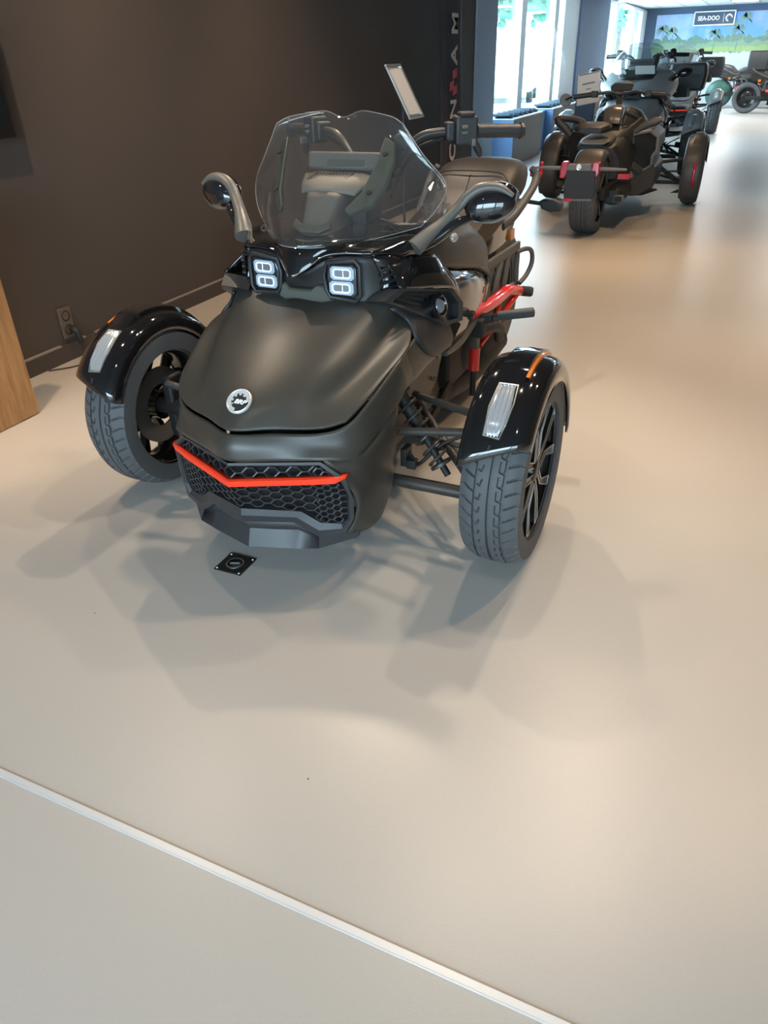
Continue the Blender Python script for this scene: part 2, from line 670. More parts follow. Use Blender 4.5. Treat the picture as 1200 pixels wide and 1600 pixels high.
for s in (-1, 1):
    MB().prism([(s * .94, .2, 1.25), (s * .94, 1.3, 1.25), (s * .94, .9, 1.9), (s * .94, .2, 1.9)], (s * .03, 0, 0)).build('side_window', VG, vn)
    for y in (-1.6, 1.5):
        MB().lathe([(.0, -.1), (.2, -.1), (.34, -.1), (.36, -.06), (.36, .06), (.34, .1), (.2, .1), (0, .1)], (s * .85, y, .36), 'x', 24).build('wheel', MT['groove'], vn)

# ------------------------------------------------------------------ low cabinets under the windows with dark slabs on top
M_box = mat('cabinet_grey_brown', (.16, .125, .115), .6)
M_boxend = mat('cabinet_blue_end', (.10, .19, .36), .55)
M_ledge = mat('cabinet_pale_ledge', (.55, .62, .66), .4)
M_slab = mat('dark_slab', (.045, .075, .11), .5)


def cabinet(y0, y1, label):
    t = thing('window_cabinet', (-3.21, (y0 + y1) / 2, 0), label, 'cabinet', 'low cabinets under the street windows')
    L = y1 - y0
    MB().box((0, .01, .285), (.36, L - .02, .57)).build('body', M_box, t, bevel=.004)
    MB().box((0, -L / 2 + .006, .285), (.352, .012, .56)).build('end_panel', M_boxend, t)
    MB().box((0, 0, .578), (.36, L, .016)).build('ledge', M_ledge, t, bevel=.003)
    n = int(L / .26)
    for k in range(n):
        m = MB()
        rm = Matrix.Rotation(R(-10), 3, 'X')
        m.box((-.02, -L / 2 + .14 + k * (L - .28) / max(1, n - 1), .60 + .012), (.26, .24, .03), rm)
        m.build('slab', M_slab, t, bevel=.004)
    return t


cabinet(10.93, 12.52, 'low cabinet with blue end under the street window, nearest of the row')
cabinet(13.22, 15.72, 'low cabinet under the street window, behind the round mirror')
cabinet(16.4, 18.9, 'low cabinet standing before the blue-hazed pier')
rc = MB()
rc.box((-3.26, 12.87, .28), (.22, .7, .56))
rc.box((-3.26, 16.06, .28), (.22, .68, .56))
struct('trim_5', rc, M_boxend)

# ------------------------------------------------------------------ expansion strip in the floor
tp = MB()
tp.box((1.0, .612, .0012), (8.0, .0135, .0024))
tp.box((1.0, .6035, .0008), (8.0, .003, .0016))
st_ = struct('trim_6', tp, mat('pale_metal_strip', (.62, .64, .66), .35, .2))

# ------------------------------------------------------------------ socket plate in the floor
so = thing('floor_socket', (-1.20, 1.465, 0), 'square dark metal floor socket in front of the black three-wheeler', 'floor socket')
M_plate = mat('bronze_plate', (.06, .05, .042), .38, .6)
MB().box((0, 0, .002), (.094, .092, .004)).build('plate', M_plate, so, bevel=.0012)
MB().lathe([(.0, .0045), (.022, .0045), (.024, .0058), (.027, .0058), (.028, .004)], (0, 0, 0), 'z', 40).build('lid', mat('lid_black', (.012, .012, .012), .3), so)
MB().lathe([(.0235, .0062), (.0245, .0068), (.026, .0068), (.027, .006)], (0, 0, 0), 'z', 40).build('lid_ring', mat('ring_grey', (.25, .24, .22), .35, .5), so)
MB().box((0, 0, .006), (.030, .0035, .003), Matrix.Rotation(R(20), 3, 'Z')).build('lid_grip', mat('grip_grey', (.2, .2, .2), .4), so)
for a in (-1, 1):
    for b_ in (-1, 1):
        MB().lathe([(0, .0055), (.0028, .0055), (.0036, .004)], (a * .039, b_ * .038, 0), 'z', 12).build('screw', MT['silver'], so)

# ------------------------------------------------------------------ wood board at the left edge
M_wood = bpy.data.materials.new('honey_wood')
M_wood.use_nodes = True
nt = M_wood.node_tree
b = nt.nodes['Principled BSDF']
tc = nt.nodes.new('ShaderNodeTexCoord')
mp = nt.nodes.new('ShaderNodeMapping')
mp.inputs['Scale'].default_value = (12, 12, 1.4)
nz = nt.nodes.new('ShaderNodeTexNoise')
nz.inputs['Scale'].default_value = 4
nz.inputs['Detail'].default_value = 8
nz.inputs['Roughness'].default_value = .65
cr_ = nt.nodes.new('ShaderNodeValToRGB')
cr_.color_ramp.elements[0].position = .3
cr_.color_ramp.elements[0].color = (.22, .105, .04, 1)
cr_.color_ramp.elements[1].position = .7
cr_.color_ramp.elements[1].color = (.40, .215, .085, 1)
nt.links.new(tc.outputs['Object'], mp.inputs['Vector'])
nt.links.new(mp.outputs['Vector'], nz.inputs['Vector'])
nt.links.new(nz.outputs['Fac'], cr_.inputs['Fac'])
nt.links.new(cr_.outputs['Color'], b.inputs['Base Color'])
b.inputs['Roughness'].default_value = .5
wd = MB().box((-2.72, 1.60, .46), (.08, 1.02, .915)).build('wood_panel', M_wood, bevel=.004)
tag(wd, 'honey brown wooden panel standing on the floor at the left edge', 'wood panel')

# ------------------------------------------------------------------ wall socket with plug, cable
ws_ = thing('wall_outlet', (-3.08, 2.73, .19), 'brown double wall socket with a black plug above the skirting', 'wall socket')
M_out = mat('socket_brown', (.125, .095, .080), .45)
MB().box((.006, 0, 0), (.012, .082, .155)).build('plate', M_out, ws_, bevel=.003)
for z in (.036, -.036):
    MB().lathe([(.0, .004), (.019, .004), (.021, .0135), (.0255, .0145), (.0275, .012)], (0, 0, z), 'x', 28).build('socket_well', mat('socket_well', (.02, .016, .014), .4), ws_)
pg = thing('power_plug', (-3.066, 2.745, .155), 'black plug in the lower hole of the brown wall socket', 'plug')
MB().tube([(0, 0, 0), (.03, .0, -.005), (.036, .004, -.03), (.036, .008, -.075)], [.017, .018, .017, .013], 14, smooth=4).build('plug_body', MT['plastic'], pg)
MB().tube([(.036, .008, -.075), (.036, .010, -.11), (.03, .01, -.150)], .0035, 8, smooth=4).build('plug_cable', MT['plastic'], pg)
cb = MB().tube([(-3.05, 2.52, .004), (-2.97, 2.62, .004), (-2.93, 2.78, .004), (-2.94, 2.95, .004), (-2.90, 3.2, .004)], .004, 8, smooth=8).build('power_cable', mat('cable_brown', (.05, .03, .02), .5))
tag(cb, 'thin dark cable lying on the floor along the skirting', 'cable')

# ------------------------------------------------------------------ black screen on the wall at the left edge
tv = thing('wall_screen', (-3.06, 2.30, 1.28), 'corner of a black screen hanging on the wall at the left edge', 'screen')
MB().box((.02, 0, 0), (.04, .74, .46)).build('casing', MT['gloss'], tv, bevel=.004)
MB().box((.042, 0, .01), (.004, .70, .40)).build('display', mat('screen_off', (.01, .014, .018), .08), tv)

# ------------------------------------------------------------------ feather flag by the wall
M_flag = mat('flag_cloth', (.055, .05, .062), .8, bump=.3, bscale=60)
fl = thing('feather_flag', (-2.80, 7.75, 0), 'tall dark feather flag with white and red lettering before the wall', 'flag')
MB().lathe([(0, 0), (.22, 0), (.22, .015), (.03, .03), (.02, .1), (0, .1)], (0, -.30, 0), 'z', 24).build('base', MT['dark'], fl)
MB().tube([(0, -.30, .03), (0, -.30, 2.0), (0, -.22, 2.5), (0, .0, 2.75), (0, .2, 2.8)], .010, 8, smooth=6).build('pole', MT['dark'], fl)
rows = []
for i in range(25):
    z = .25 + 2.45 * i / 24
    y0 = -.30 if z < 1.65 else -.30 - .02 * 0 + (max(0, z - 1.65) * .0)
    if z > 2.1:
        y0 = -.30 + (z - 2.1) ** 2 * .9
    y1 = .30 if z > .6 else .1 + .2 * (z - .25) / .35
    row = []
    for j in range(13):
        t = j / 12
        row.append((.015 * math.sin(t * 7 + z * 1.3) + .01 * math.sin(z * 3), y0 + (y1 - y0) * t, z))
    rows.append(row)
MB().grid(rows).build('sail', M_flag, fl, solid=.003)
M_fw = mat('flag_white', (.62, .56, .53), .8)
M_fr = mat('flag_red', (.62, .10, .12), .8)
ry = (R(90), R(-90), R(90))
# vertical word, read from the bottom up
for s, z, zs in (('C', .50, .30), ('A', .70, .30), ('N', .88, .30), ('A', 1.33, .30), ('M', 1.58, .34)):
    o = text('flag_letter', s, .235, M_fw, fl, (.036, 0.0, z), (0, 0, 0))
    o.rotation_euler = Matrix(((0, 0, 1), (0, 1, 0), (-1, 0, 0))).to_4x4().to_euler()
    # reading direction up (+Z), letter top towards -Y, facing +X
    o.rotation_euler = Matrix(((0, 0, 1), (0, -1, 0), (1, 0, 0))).to_euler()
dm = MB()
for (y, z) in ((.02, 1.17), (-.06, 1.07), (.03, 1.03)):
    dm.prism([(.034, y - .055, z - .035), (.034, y + .055, z - .015), (.034, y + .055, z + .055), (.034, y - .055, z + .035)], (.003, 0, 0))
dm.build('flag_diamonds', M_fr, fl)

# ------------------------------------------------------------------ price card on a stand
def card_stand(loc, label, h, tilt, w, hh, facing, m_card, lines=True):
    t = thing('card_stand', loc, label, 'sign stand', rz=facing)
    MB().lathe([(0, 0), (.13, 0), (.13, .006), (.015, .012), (0, .012)], (0, 0, 0), 'z', 32).build('base', MT['dark'], t)
    MB().tube([(0, 0, .01), (0, 0, h)], .0085, 10).build('pole', mat('pole_slate', (.02, .028, .05), .45), t)
    rm = Matrix.Rotation(-tilt, 3, 'Y')           # card faces +X, leans back
    c = Vector((.012, 0, h + .005))
    fr = MB()
    for a, b_, s_ in ((0, -w / 2, (.010, .010, hh)), (0, w / 2, (.010, .010, hh))):
        fr.box(c + rm @ Vector((0, b_, 0)), s_, rm)
    for a in (-1, 1):
        fr.box(c + rm @ Vector((0, 0, a * hh / 2)), (.012, w + .01, .016), rm)
    fr.box(c + rm @ Vector((-.004, 0, 0)), (.003, w, hh), rm)
    fr.build('frame', MT['silver'], t)
    MB().box(c + rm @ Vector((.0005, 0, 0)), (.002, w - .024, hh - .03), rm).build('card', m_card, t)
    if lines:
        ln = MB()
        for k, (z, wd_) in enumerate(((.36, .5), (.16, .72), (.10, .6), (-.08, .3), (-.2, .5))):
            ln.box(c + rm @ Vector((.0022, 0, z * hh)), (.0008, w * wd_, hh * (.05 if k == 1 else .022)), rm)
        ln.build('print', mat('print_grey', (.35, .36, .40), .6), t)
    return t


M_card = mat('white_card', (.85, .84, .83), .4)
card_stand((-1.96, 4.60, 0), 'price card on a thin dark pole behind the windscreen', 1.14, R(29), .205, .30, 0, M_card, False)

# ------------------------------------------------------------------ mural on the far wall (beach with palms), framed sign
M_mur = bpy.data.materials.new('beach_mural_print')
M_mur.use_nodes = True
nt = M_mur.node_tree
b = nt.nodes['Principled BSDF']
b.inputs['Roughness'].default_value = .6
tc = nt.nodes.new('ShaderNodeTexCoord')
sp = nt.nodes.new('ShaderNodeSeparateXYZ')
nt.links.new(tc.outputs['Object'], sp.inputs[0])
clouds = nt.nodes.new('ShaderNodeTexNoise')
clouds.inputs['Scale'].default_value = .8
clouds.inputs['Detail'].default_value = 6
nt.links.new(tc.outputs['Object'], clouds.inputs['Vector'])
ramp = nt.nodes.new('ShaderNodeValToRGB')
e = ramp.color_ramp.elements
e[0].position = .42
e[0].color = (.10, .28, .66, 1)
e[1].position = .66
e[1].color = (.46, .56, .78, 1)
nt.links.new(clouds.outputs['Fac'], ramp.inputs['Fac'])
sand = nt.nodes.new('ShaderNodeRGB')
sand.outputs[0].default_value = (.42, .46, .50, 1)
gt = nt.nodes.new('ShaderNodeMath')
gt.operation = 'GREATER_THAN'
gt.inputs[1].default_value = .06
nt.links.new(sp.outputs['Z'], gt.inputs[0])
mxm = nt.nodes.new('ShaderNodeMix')
mxm.data_type = 'RGBA'
nt.links.new(gt.outputs[0], mxm.inputs['Factor'])
nt.links.new(sand.outputs[0], mxm.inputs['A'])
nt.links.new(ramp.outputs['Color'], mxm.inputs['B'])
nt.links.new(mxm.outputs['Result'], b.inputs['Base Color'])
mu = thing('wall_mural', (0, 24.98, 1.25), 'beach and palm tree mural covering the far wall', 'mural')
MB().box((.4, 0, -.17), (7.0, .02, 2.15)).build('print_sheet', M_mur, mu)
# printed greenery: bushes and palms lie in the print, a few millimetres thick
rnd = random.Random(5)
gbush = [mat('print_green_dark', (.12, .21, .18), .7), mat('print_green_mid', (.18, .29, .20), .7), mat('print_green_light', (.24, .35, .15), .7)]
for gi, (zb, amp, n, seed) in enumerate(((.20, .20, 70, 1), (.13, .14, 60, 2), (.07, .07, 50, 3))):
    m = MB()
    rr = random.Random(seed)
    for k in range(n):
        x = -3.0 + 6.4 * k / n + rr.uniform(-.05, .05)
        rx_, rz_ = rr.uniform(.08, .18), rr.uniform(.5, 1.2) * amp
        m.prism([(x + rx_ * math.cos(a * .7854) * rr.uniform(.8, 1.1), -.0115 - .002 * gi - .00002 * k, zb + rz_ * math.sin(a * .7854) * rr.uniform(.8, 1.1)) for a in range(8)], (0, .0006, 0))
    m.build('printed_bushes', gbush[gi], mu)
for (x, h_) in ((-2.9, .55), (-2.65, .50), (-1.55, .42), (-1.15, .62), (-.85, .76), (-.98, .5), (-.2, .40), (.15, .46), (.9, .6)):
    m = MB()
    m.prism([(x - .012, -.0185, .05), (x + .012, -.0185, .05), (x + .03, -.0185, h_), (x + .015, -.0185, h_)], (0, .001, 0))
    for k in range(11):
        dy = k * .00004
        a = R(-35 + 250 * k / 10)
        L_ = .17 + .05 * rnd.random()
        ex, ez = math.cos(a) * L_, math.sin(a) * L_ * .7 - .05
        mx_, mz_ = math.cos(a) * L_ * .55, math.sin(a) * L_ * .55 + .02
        m.prism([(x + .02, -.0190 - dy, h_), (x + .02 + mx_ + .015, -.0190 - dy, h_ + mz_ - .012), (x + .02 + ex, -.0190 - dy, h_ + ez), (x + .02 + mx_ - .015, -.0190 - dy, h_ + mz_ + .02)], (0, .0004, 0))
    m.build('printed_palm', gbush[rnd.choice((1, 1, 0))], mu)

sg = thing('wall_sign', (-1.635, 24.94, 2.03), 'framed dark sign with white lettering and a round mark on the mural', 'sign')
MB().box((0, 0, 0), (.99, .03, .30)).build('panel', mat('sign_navy', (.045, .07, .12), .5), sg)
fr = MB()
for z in (-.15, .15):
    fr.box((0, -.012, z), (1.02, .03, .025))
for x in (-.5, .5):
    fr.box((x, -.012, 0), (.025, .03, .30))
fr.build('sign_frame', M_frame, sg)
text('sign_word', 'SEA-DOO', .135, MT['white'], sg, (-.14, -.018, 0), (R(90), 0, 0), .002, xscale=.92)
MB().box((.23, -.018, 0), (.008, .004, .2)).build('sign_divider', MT['white'], sg)


def gear_mark(m, r, to, t=.002):
    """open ring with stubby teeth inside; to() maps (u, v, h) to 3D"""
    seg = 40
    ring = []
    for i in range(seg + 1):
        a = R(-95 - 265 * i / seg)
        tooth = 1 if (i % 6) < 3 and 6 < i < 36 else 0
        ring.append((a, r * (.50 if tooth else .68)))
    for i in range(seg):
        (a0, r0), (a1, r1) = ring[i], ring[i + 1]
        q = [(r0 * math.cos(a0), r0 * math.sin(a0)), (r * .93 * math.cos(a0), r * .93 * math.sin(a0)), (r * .93 * math.cos(a1), r * .93 * math.sin(a1)), (r0 * math.cos(a1), r0 * math.sin(a1))]
        vs = [to(u, v, 0) for u, v in q] + [to(u, v, t) for u, v in q]
        m.add(vs, [(0, 1, 2, 3), (7, 6, 5, 4), (0, 4, 5, 1), (1, 5, 6, 2), (2, 6, 7, 3), (3, 7, 4, 0)])
    return m


gear_mark(MB(), .09, lambda u, v, h_: (.36 + u, -.017 - h_, v)).build('sign_round_mark', MT['white'], sg)

# light panels set into the far ceiling, nearest pair added to brighten its floor
for (x, y) in ((-.9, 19.9), (1.5, 19.9), (-.9, 23.5), (1.5, 23.5), (.9, 17.2), (2.7, 17.2)):
    cl = thing('ceiling_light', (x, y, 2.31), 'square light panel in the white ceiling grid', 'ceiling light', 'light panels of the far ceiling')
    MB().box((0, 0, .006), (.58, .58, .012)).build('diffuser', mat('light_diffuser', (.9, .9, .9), .5, emit=(1, .97, .92), estr=2.5), cl)
    area_light('panel_light', (x, y, 2.29), (x, y, 0), .55, .55, 55, (1, .97, .94))

# crumbs lying on the floor
for (x, y, r, lb) in ((-1.135, .515, .0022, 'brown crumb on the floor below the pale strip at the left'), (-.605, .862, .0016, 'small brown crumb on the floor in the middle foreground'), (-1.435, 1.115, .0015, 'tiny dark crumb on the floor left of the floor socket')):
    o = MB().ell((0, 0, 0), (r * 1.4, r, r * .7), None, 8, 6).build('floor_crumb', mat('crumb', (.14, .08, .04), .8))
    o.location = (x, y, r * .7)
    tag(o, lb, 'crumb')

# ================================================================== the black three-wheeler
TREAD_R, TREAD_W = .281, .165


def seg_d(px, py, ax, ay, bx, by):
    dx, dy = bx - ax, by - ay
    t = max(0, min(1, ((px - ax) * dx + (py - ay) * dy) / (dx * dx + dy * dy)))
    return math.hypot(px - ax - t * dx, py - ay - t * dy)


def tyre_mesh(rad, wid, nang=690, npitch=46, direction=1, grooves=True):
    """tyre with cut grooves: x across, centre at origin"""
    m = MB()
    hw = wid / 2
    tw = hw * .86
    lats = []
    n = 96
    for i in range(n + 1):
        lats.append(-tw + 2 * tw * i / n)
    side = [(hw * 1.0, rad - .022), (hw * 1.03, rad - .05), (hw * .98, rad - .078), (hw * .86, .205), (hw * .80, .196)]
    circ = 2 * math.pi * rad
    pitch = circ / npitch
    rows = []
    ns = 16
    for k in range(nang):
        a = 2 * math.pi * k / nang
        s = (a / (2 * math.pi) * circ) % pitch
        ring = []

        def put(x, r):
            ring.append((x, -r * math.cos(a), r * math.sin(a)))
        for x, r in reversed(side):
            put(-x, r)
        for x in lats:
            u = x * direction
            r = rad - .012 * (abs(x) / tw) ** 4 - .002 * (x / tw) ** 2
            d = 0
            if grooves:
                for g, w in ((-.036, .0032), (.002, .0034), (.040, .0036)):
                    if abs(u - g) < w:
                        d = max(d, .008)
                        break
                for off in (-pitch, 0, pitch):
                    ss = s + off
                    # shoulder cuts, slanted
                    if u > .043 and abs(ss - pitch * .5 - (u - .043) * .45) < .0024:
                        d = .0065
                    if u < -.039 and abs(ss - pitch * .5 + (u + .039) * .55) < .0024:
                        d = .0065
                    # hooked slots in the two inner ribs
                    for c0 in (-.028, .030):
                        q = min(seg_d(u, ss, c0 - .0065, pitch * .12, c0 - .0065, pitch * .72), seg_d(u, ss, c0 - .0065, pitch * .12, c0 + .0045, pitch * .02), seg_d(u, ss, c0 + .0045, pitch * .02, c0 + .0085, pitch * .40))
                        if q < .0018:
                            d = max(d, .006)
            put(x, r - d)
        for x, r in side:
            put(x, r)
        rows.append(ring)
    rows.append(rows[0])
    k = len(rows[0])
    vs = [p for r in rows[:-1] for p in r]
    fs = []
    N = nang
    for i in range(N):
        for j in range(k - 1):
            a, b_ = i * k + j, i * k + j + 1
            i2 = (i + 1) % N
            fs.append((a, b_, i2 * k + j + 1, i2 * k + j))
    m.add(vs, fs)
    return m


def wheel(root, x, y, rad, wid, s, tyre_src=None):
    """front wheel: tyre (> none), rim (> spokes with bright edges, hub cap, brake disc)"""
    if tyre_src is None:
        ty = tyre_mesh(rad, wid).build('tyre', MT['rubber'], root, sharp=50, merge=False)
    else:
        ty = tyre_src.copy()
        C.objects.link(ty)
        ty.parent = root
    ty.location = (x, y, rad)
    o = s
    prof = [(.200, -.066), (.208, -.072), (.205, -.060), (.185, -.045), (.178, .0), (.186, .045), (.200, .058), (.209, .068), (.206, .073), (.199, .068)]
    rim = MB().lathe(prof, (0, 0, 0), 'x', 64).build('rim', MT['rim'], root)
    rim.location = (x, y, rad)
    MB().lathe([(.199, o * .0675), (.207, o * .0745), (.2085, o * .072)], (0, 0, 0), 'x', 64).build('rim_lip', MT['groove'], rim)
    for k in range(5):
        a0 = 2 * math.pi * k / 5 + .35
        sp_, ed = MB(), MB()

        def pt(r, a, h):
            return (o * h, -r * math.cos(a), r * math.sin(a))
        for sg_ in (-1, 1):
            inner = [(.035, a0 + sg_ * .30), (.105, a0 + sg_ * .13), (.198, a0 + sg_ * .30)]
            outer = [(.198, a0 + sg_ * .45), (.115, a0 + sg_ * .30), (.045, a0 + sg_ * .62)]
            fr_ = [pt(r, a, .060 if r < .15 else .066) for r, a in inner + outer]
            sp_.prism(fr_, (-o * .028, 0, 0))
            ed.tube([pt(r, a, .0615 if r < .15 else .0675) for r, a in inner], .0017, 6)
            ed.tube([pt(r, a, .0615 if r < .15 else .0675) for r, a in reversed(outer)], .0017, 6)
            ed.tube([pt(.198, a0 + sg_ * .30, .0675), pt(.198, a0 + sg_ * .45, .0675)], .0017, 6)
        sp_.build('spoke', MT['rim'], rim, bevel=.002)
        ed.build('bright_spoke_edge', MT['silver'], rim)
    MB().lathe([(0, o * .066), (.026, o * .066), (.034, o * .060), (.040, o * .035), (.05, o * .02), (.05, o * -.03)], (0, 0, 0), 'x', 32).build('hub', MT['rim'], rim)
    MB().lathe([(.075, -o * .012), (.135, -o * .012), (.135, -o * .020), (.075, -o * .020), (.075, -o * .012)], (0, 0, 0), 'x', 48).build('brake_disc', MT['steel'], rim)
    m = MB()
    m.box((-o * .018, .115, .03), (.055, .06, .12))
    m.build('brake_caliper', MT['dark'], rim, bevel=.01)
    return ty


def fender(root, x, s):
    prof = [(-.084, .268), (-.086, .300), (-.076, .317), (-.045, .325), (-.015, .326), (.018, .326), (.048, .325), (.074, .316), (.090, .296), (.090, .262)]
    rows = []
    n = 36
    for i in range(n + 1):
        row = []
        for h, r in prof:
            a_s = 24 + (h + .085) / .17 * 13
            a_e = 188 - (h + .085) * 60
            a = R(a_s + (a_e - a_s) * i / n)
            rr = r + (.006 if False else 0)
            row.append((s * h, -rr * math.cos(a), rr * math.sin(a)))
        rows.append(row)
    f = MB().grid(cr_grid(rows, 2, 1)).build('fender', MT['gloss'], root, solid=.006, soff=0)
    f.location = (x, 0, .281)

    def cyl(h, r, a):
        return (s * h, -r * math.cos(R(a)), r * math.sin(R(a)))
    # raised spine on the crown
    rr = []
    for i in range(25):
        a = 68 + 92 * i / 24
        e = min(1, i / 3, (24 - i) / 6)
        rr.append([cyl(-.042, .322, a), cyl(-.036, .326 + .016 * e, a), cyl(.0, .327 + .020 * e, a), cyl(.036, .326 + .018 * e, a), cyl(.042, .322, a)])
    MB().grid(rr).build('fender_spine', MT['gloss'], f)
    m = MB()
    q = []
    for i in range(17):
        a = 72 + 42 * i / 16
        q.append([cyl(.0365, .337, a), cyl(.046, .336, a), cyl(.047, .325, a)])
    m.grid(q).build('amber_reflector', MT['amber'], f)
    # pale marker lamp with ribbed lens: a tapering shield
    m = MB()
    q = []
    for i in range(13):
        t = i / 12
        a = 40 + 27.5 * t
        w0 = -.024 + .0 * t - .012 * math.sin(math.pi * t) * .4
        w1 = .020 + .006 * math.sin(math.pi * min(1, t * 1.1))
        if t < .12:
            w1 -= .006
        row = []
        for j in range(19):
            u = j / 18
            h = w0 + (w1 - w0) * u
            row.append(cyl(h, .3275 + .007 * (1 - (2 * u - 1) ** 6) * min(1, t * 8, (1 - t) * 8) + (.0028 if j % 4 < 2 else 0), a))
        q.append(row)
    lamp = m.grid(q).build('marker_lamp', MT['lens'], f, sharp=25)
    m = MB()
    edge = [cyl(-.026, .330, 40), cyl(.016, .330, 39.4), cyl(.024, .330, 46), cyl(.029, .330, 57), cyl(.024, .330, 67.5), cyl(-.026, .330, 67.5), cyl(-.031, .330, 54)]
    m.tube(edge, .0022, 6, closed=True)
    m.build('lamp_surround', MT['silver'], f)
    m = MB()
    m.tube([cyl(-.005, .327, 33.5), cyl(-.003, .328, 36)], .004, 6)
    m.tube([cyl(-.026, .326, 44), cyl(-.030, .3265, 31)], .0015, 6)
    m.tube([cyl(.026, .3262, 48), cyl(.010, .3267, 34)], .0015, 6)
    m.build('fender_crease', MT['trim'], f)
    return f


def hexgrid(m, inside, yf, cw, ch, w, x0, x1, z0, z1, depth=.010):
    nx = int((x1 - x0) / (cw * 1.0)) + 3
    nz = int((z1 - z0) / (ch * .5)) + 4
    done = set()
    for i in range(-1, nx):
        for j in range(-1, nz):
            cx = x0 + i * cw * 1.36 + (cw * .68 if j % 2 else 0)
            cz = z0 + j * ch * .5
            P = [(cx - cw * .5, cz), (cx - cw * .20, cz + ch * .5), (cx + cw * .20, cz + ch * .5), (cx + cw * .5, cz), (cx + cw * .20, cz - ch * .5), (cx - cw * .20, cz - ch * .5)]
            for k in range(6):
                a, b_ = P[k], P[(k + 1) % 6]
                key = tuple(sorted(((round(a[0], 3), round(a[1], 3)), (round(b_[0], 3), round(b_[1], 3)))))
                if key in done:
                    continue
                done.add(key)
                if inside(*a) and inside(*b_):
                    pa = Vector((a[0], yf(*a), a[1]))
                    pb = Vector((b_[0], yf(*b_), b_[1]))
                    m.bar(pa, pb, w, depth, (0, 1, 0))


def inpoly(x, z, poly):
    c = False
    n = len(poly)
    for i in range(n):
        (x1, z1), (x2, z2) = poly[i], poly[(i + 1) % n]
        if (z1 > z) != (z2 > z) and x < (x2 - x1) * (z - z1) / (z2 - z1) + x1:
            c = not c
    return c


def lerp_tab(tab, t):
    if t <= tab[0][0]:
        return tab[0][1]
    for (a, va), (b_, vb) in zip(tab, tab[1:]):
        if t <= b_:
            return va + (vb - va) * (t - a) / (b_ - a)
    return tab[-1][1]


NOSE = [(.12, -.43), (.20, -.445), (.25, -.462), (.35, -.492), (.41, -.478), (.47, -.45)]


def nose_y(x, z):
    k = lerp_tab([(.17, .31), (.30, .43), (.41, .45)], z)
    return lerp_tab(NOSE, z) + k * abs(x) + 1.8 * max(0, abs(x) - .22) ** 2


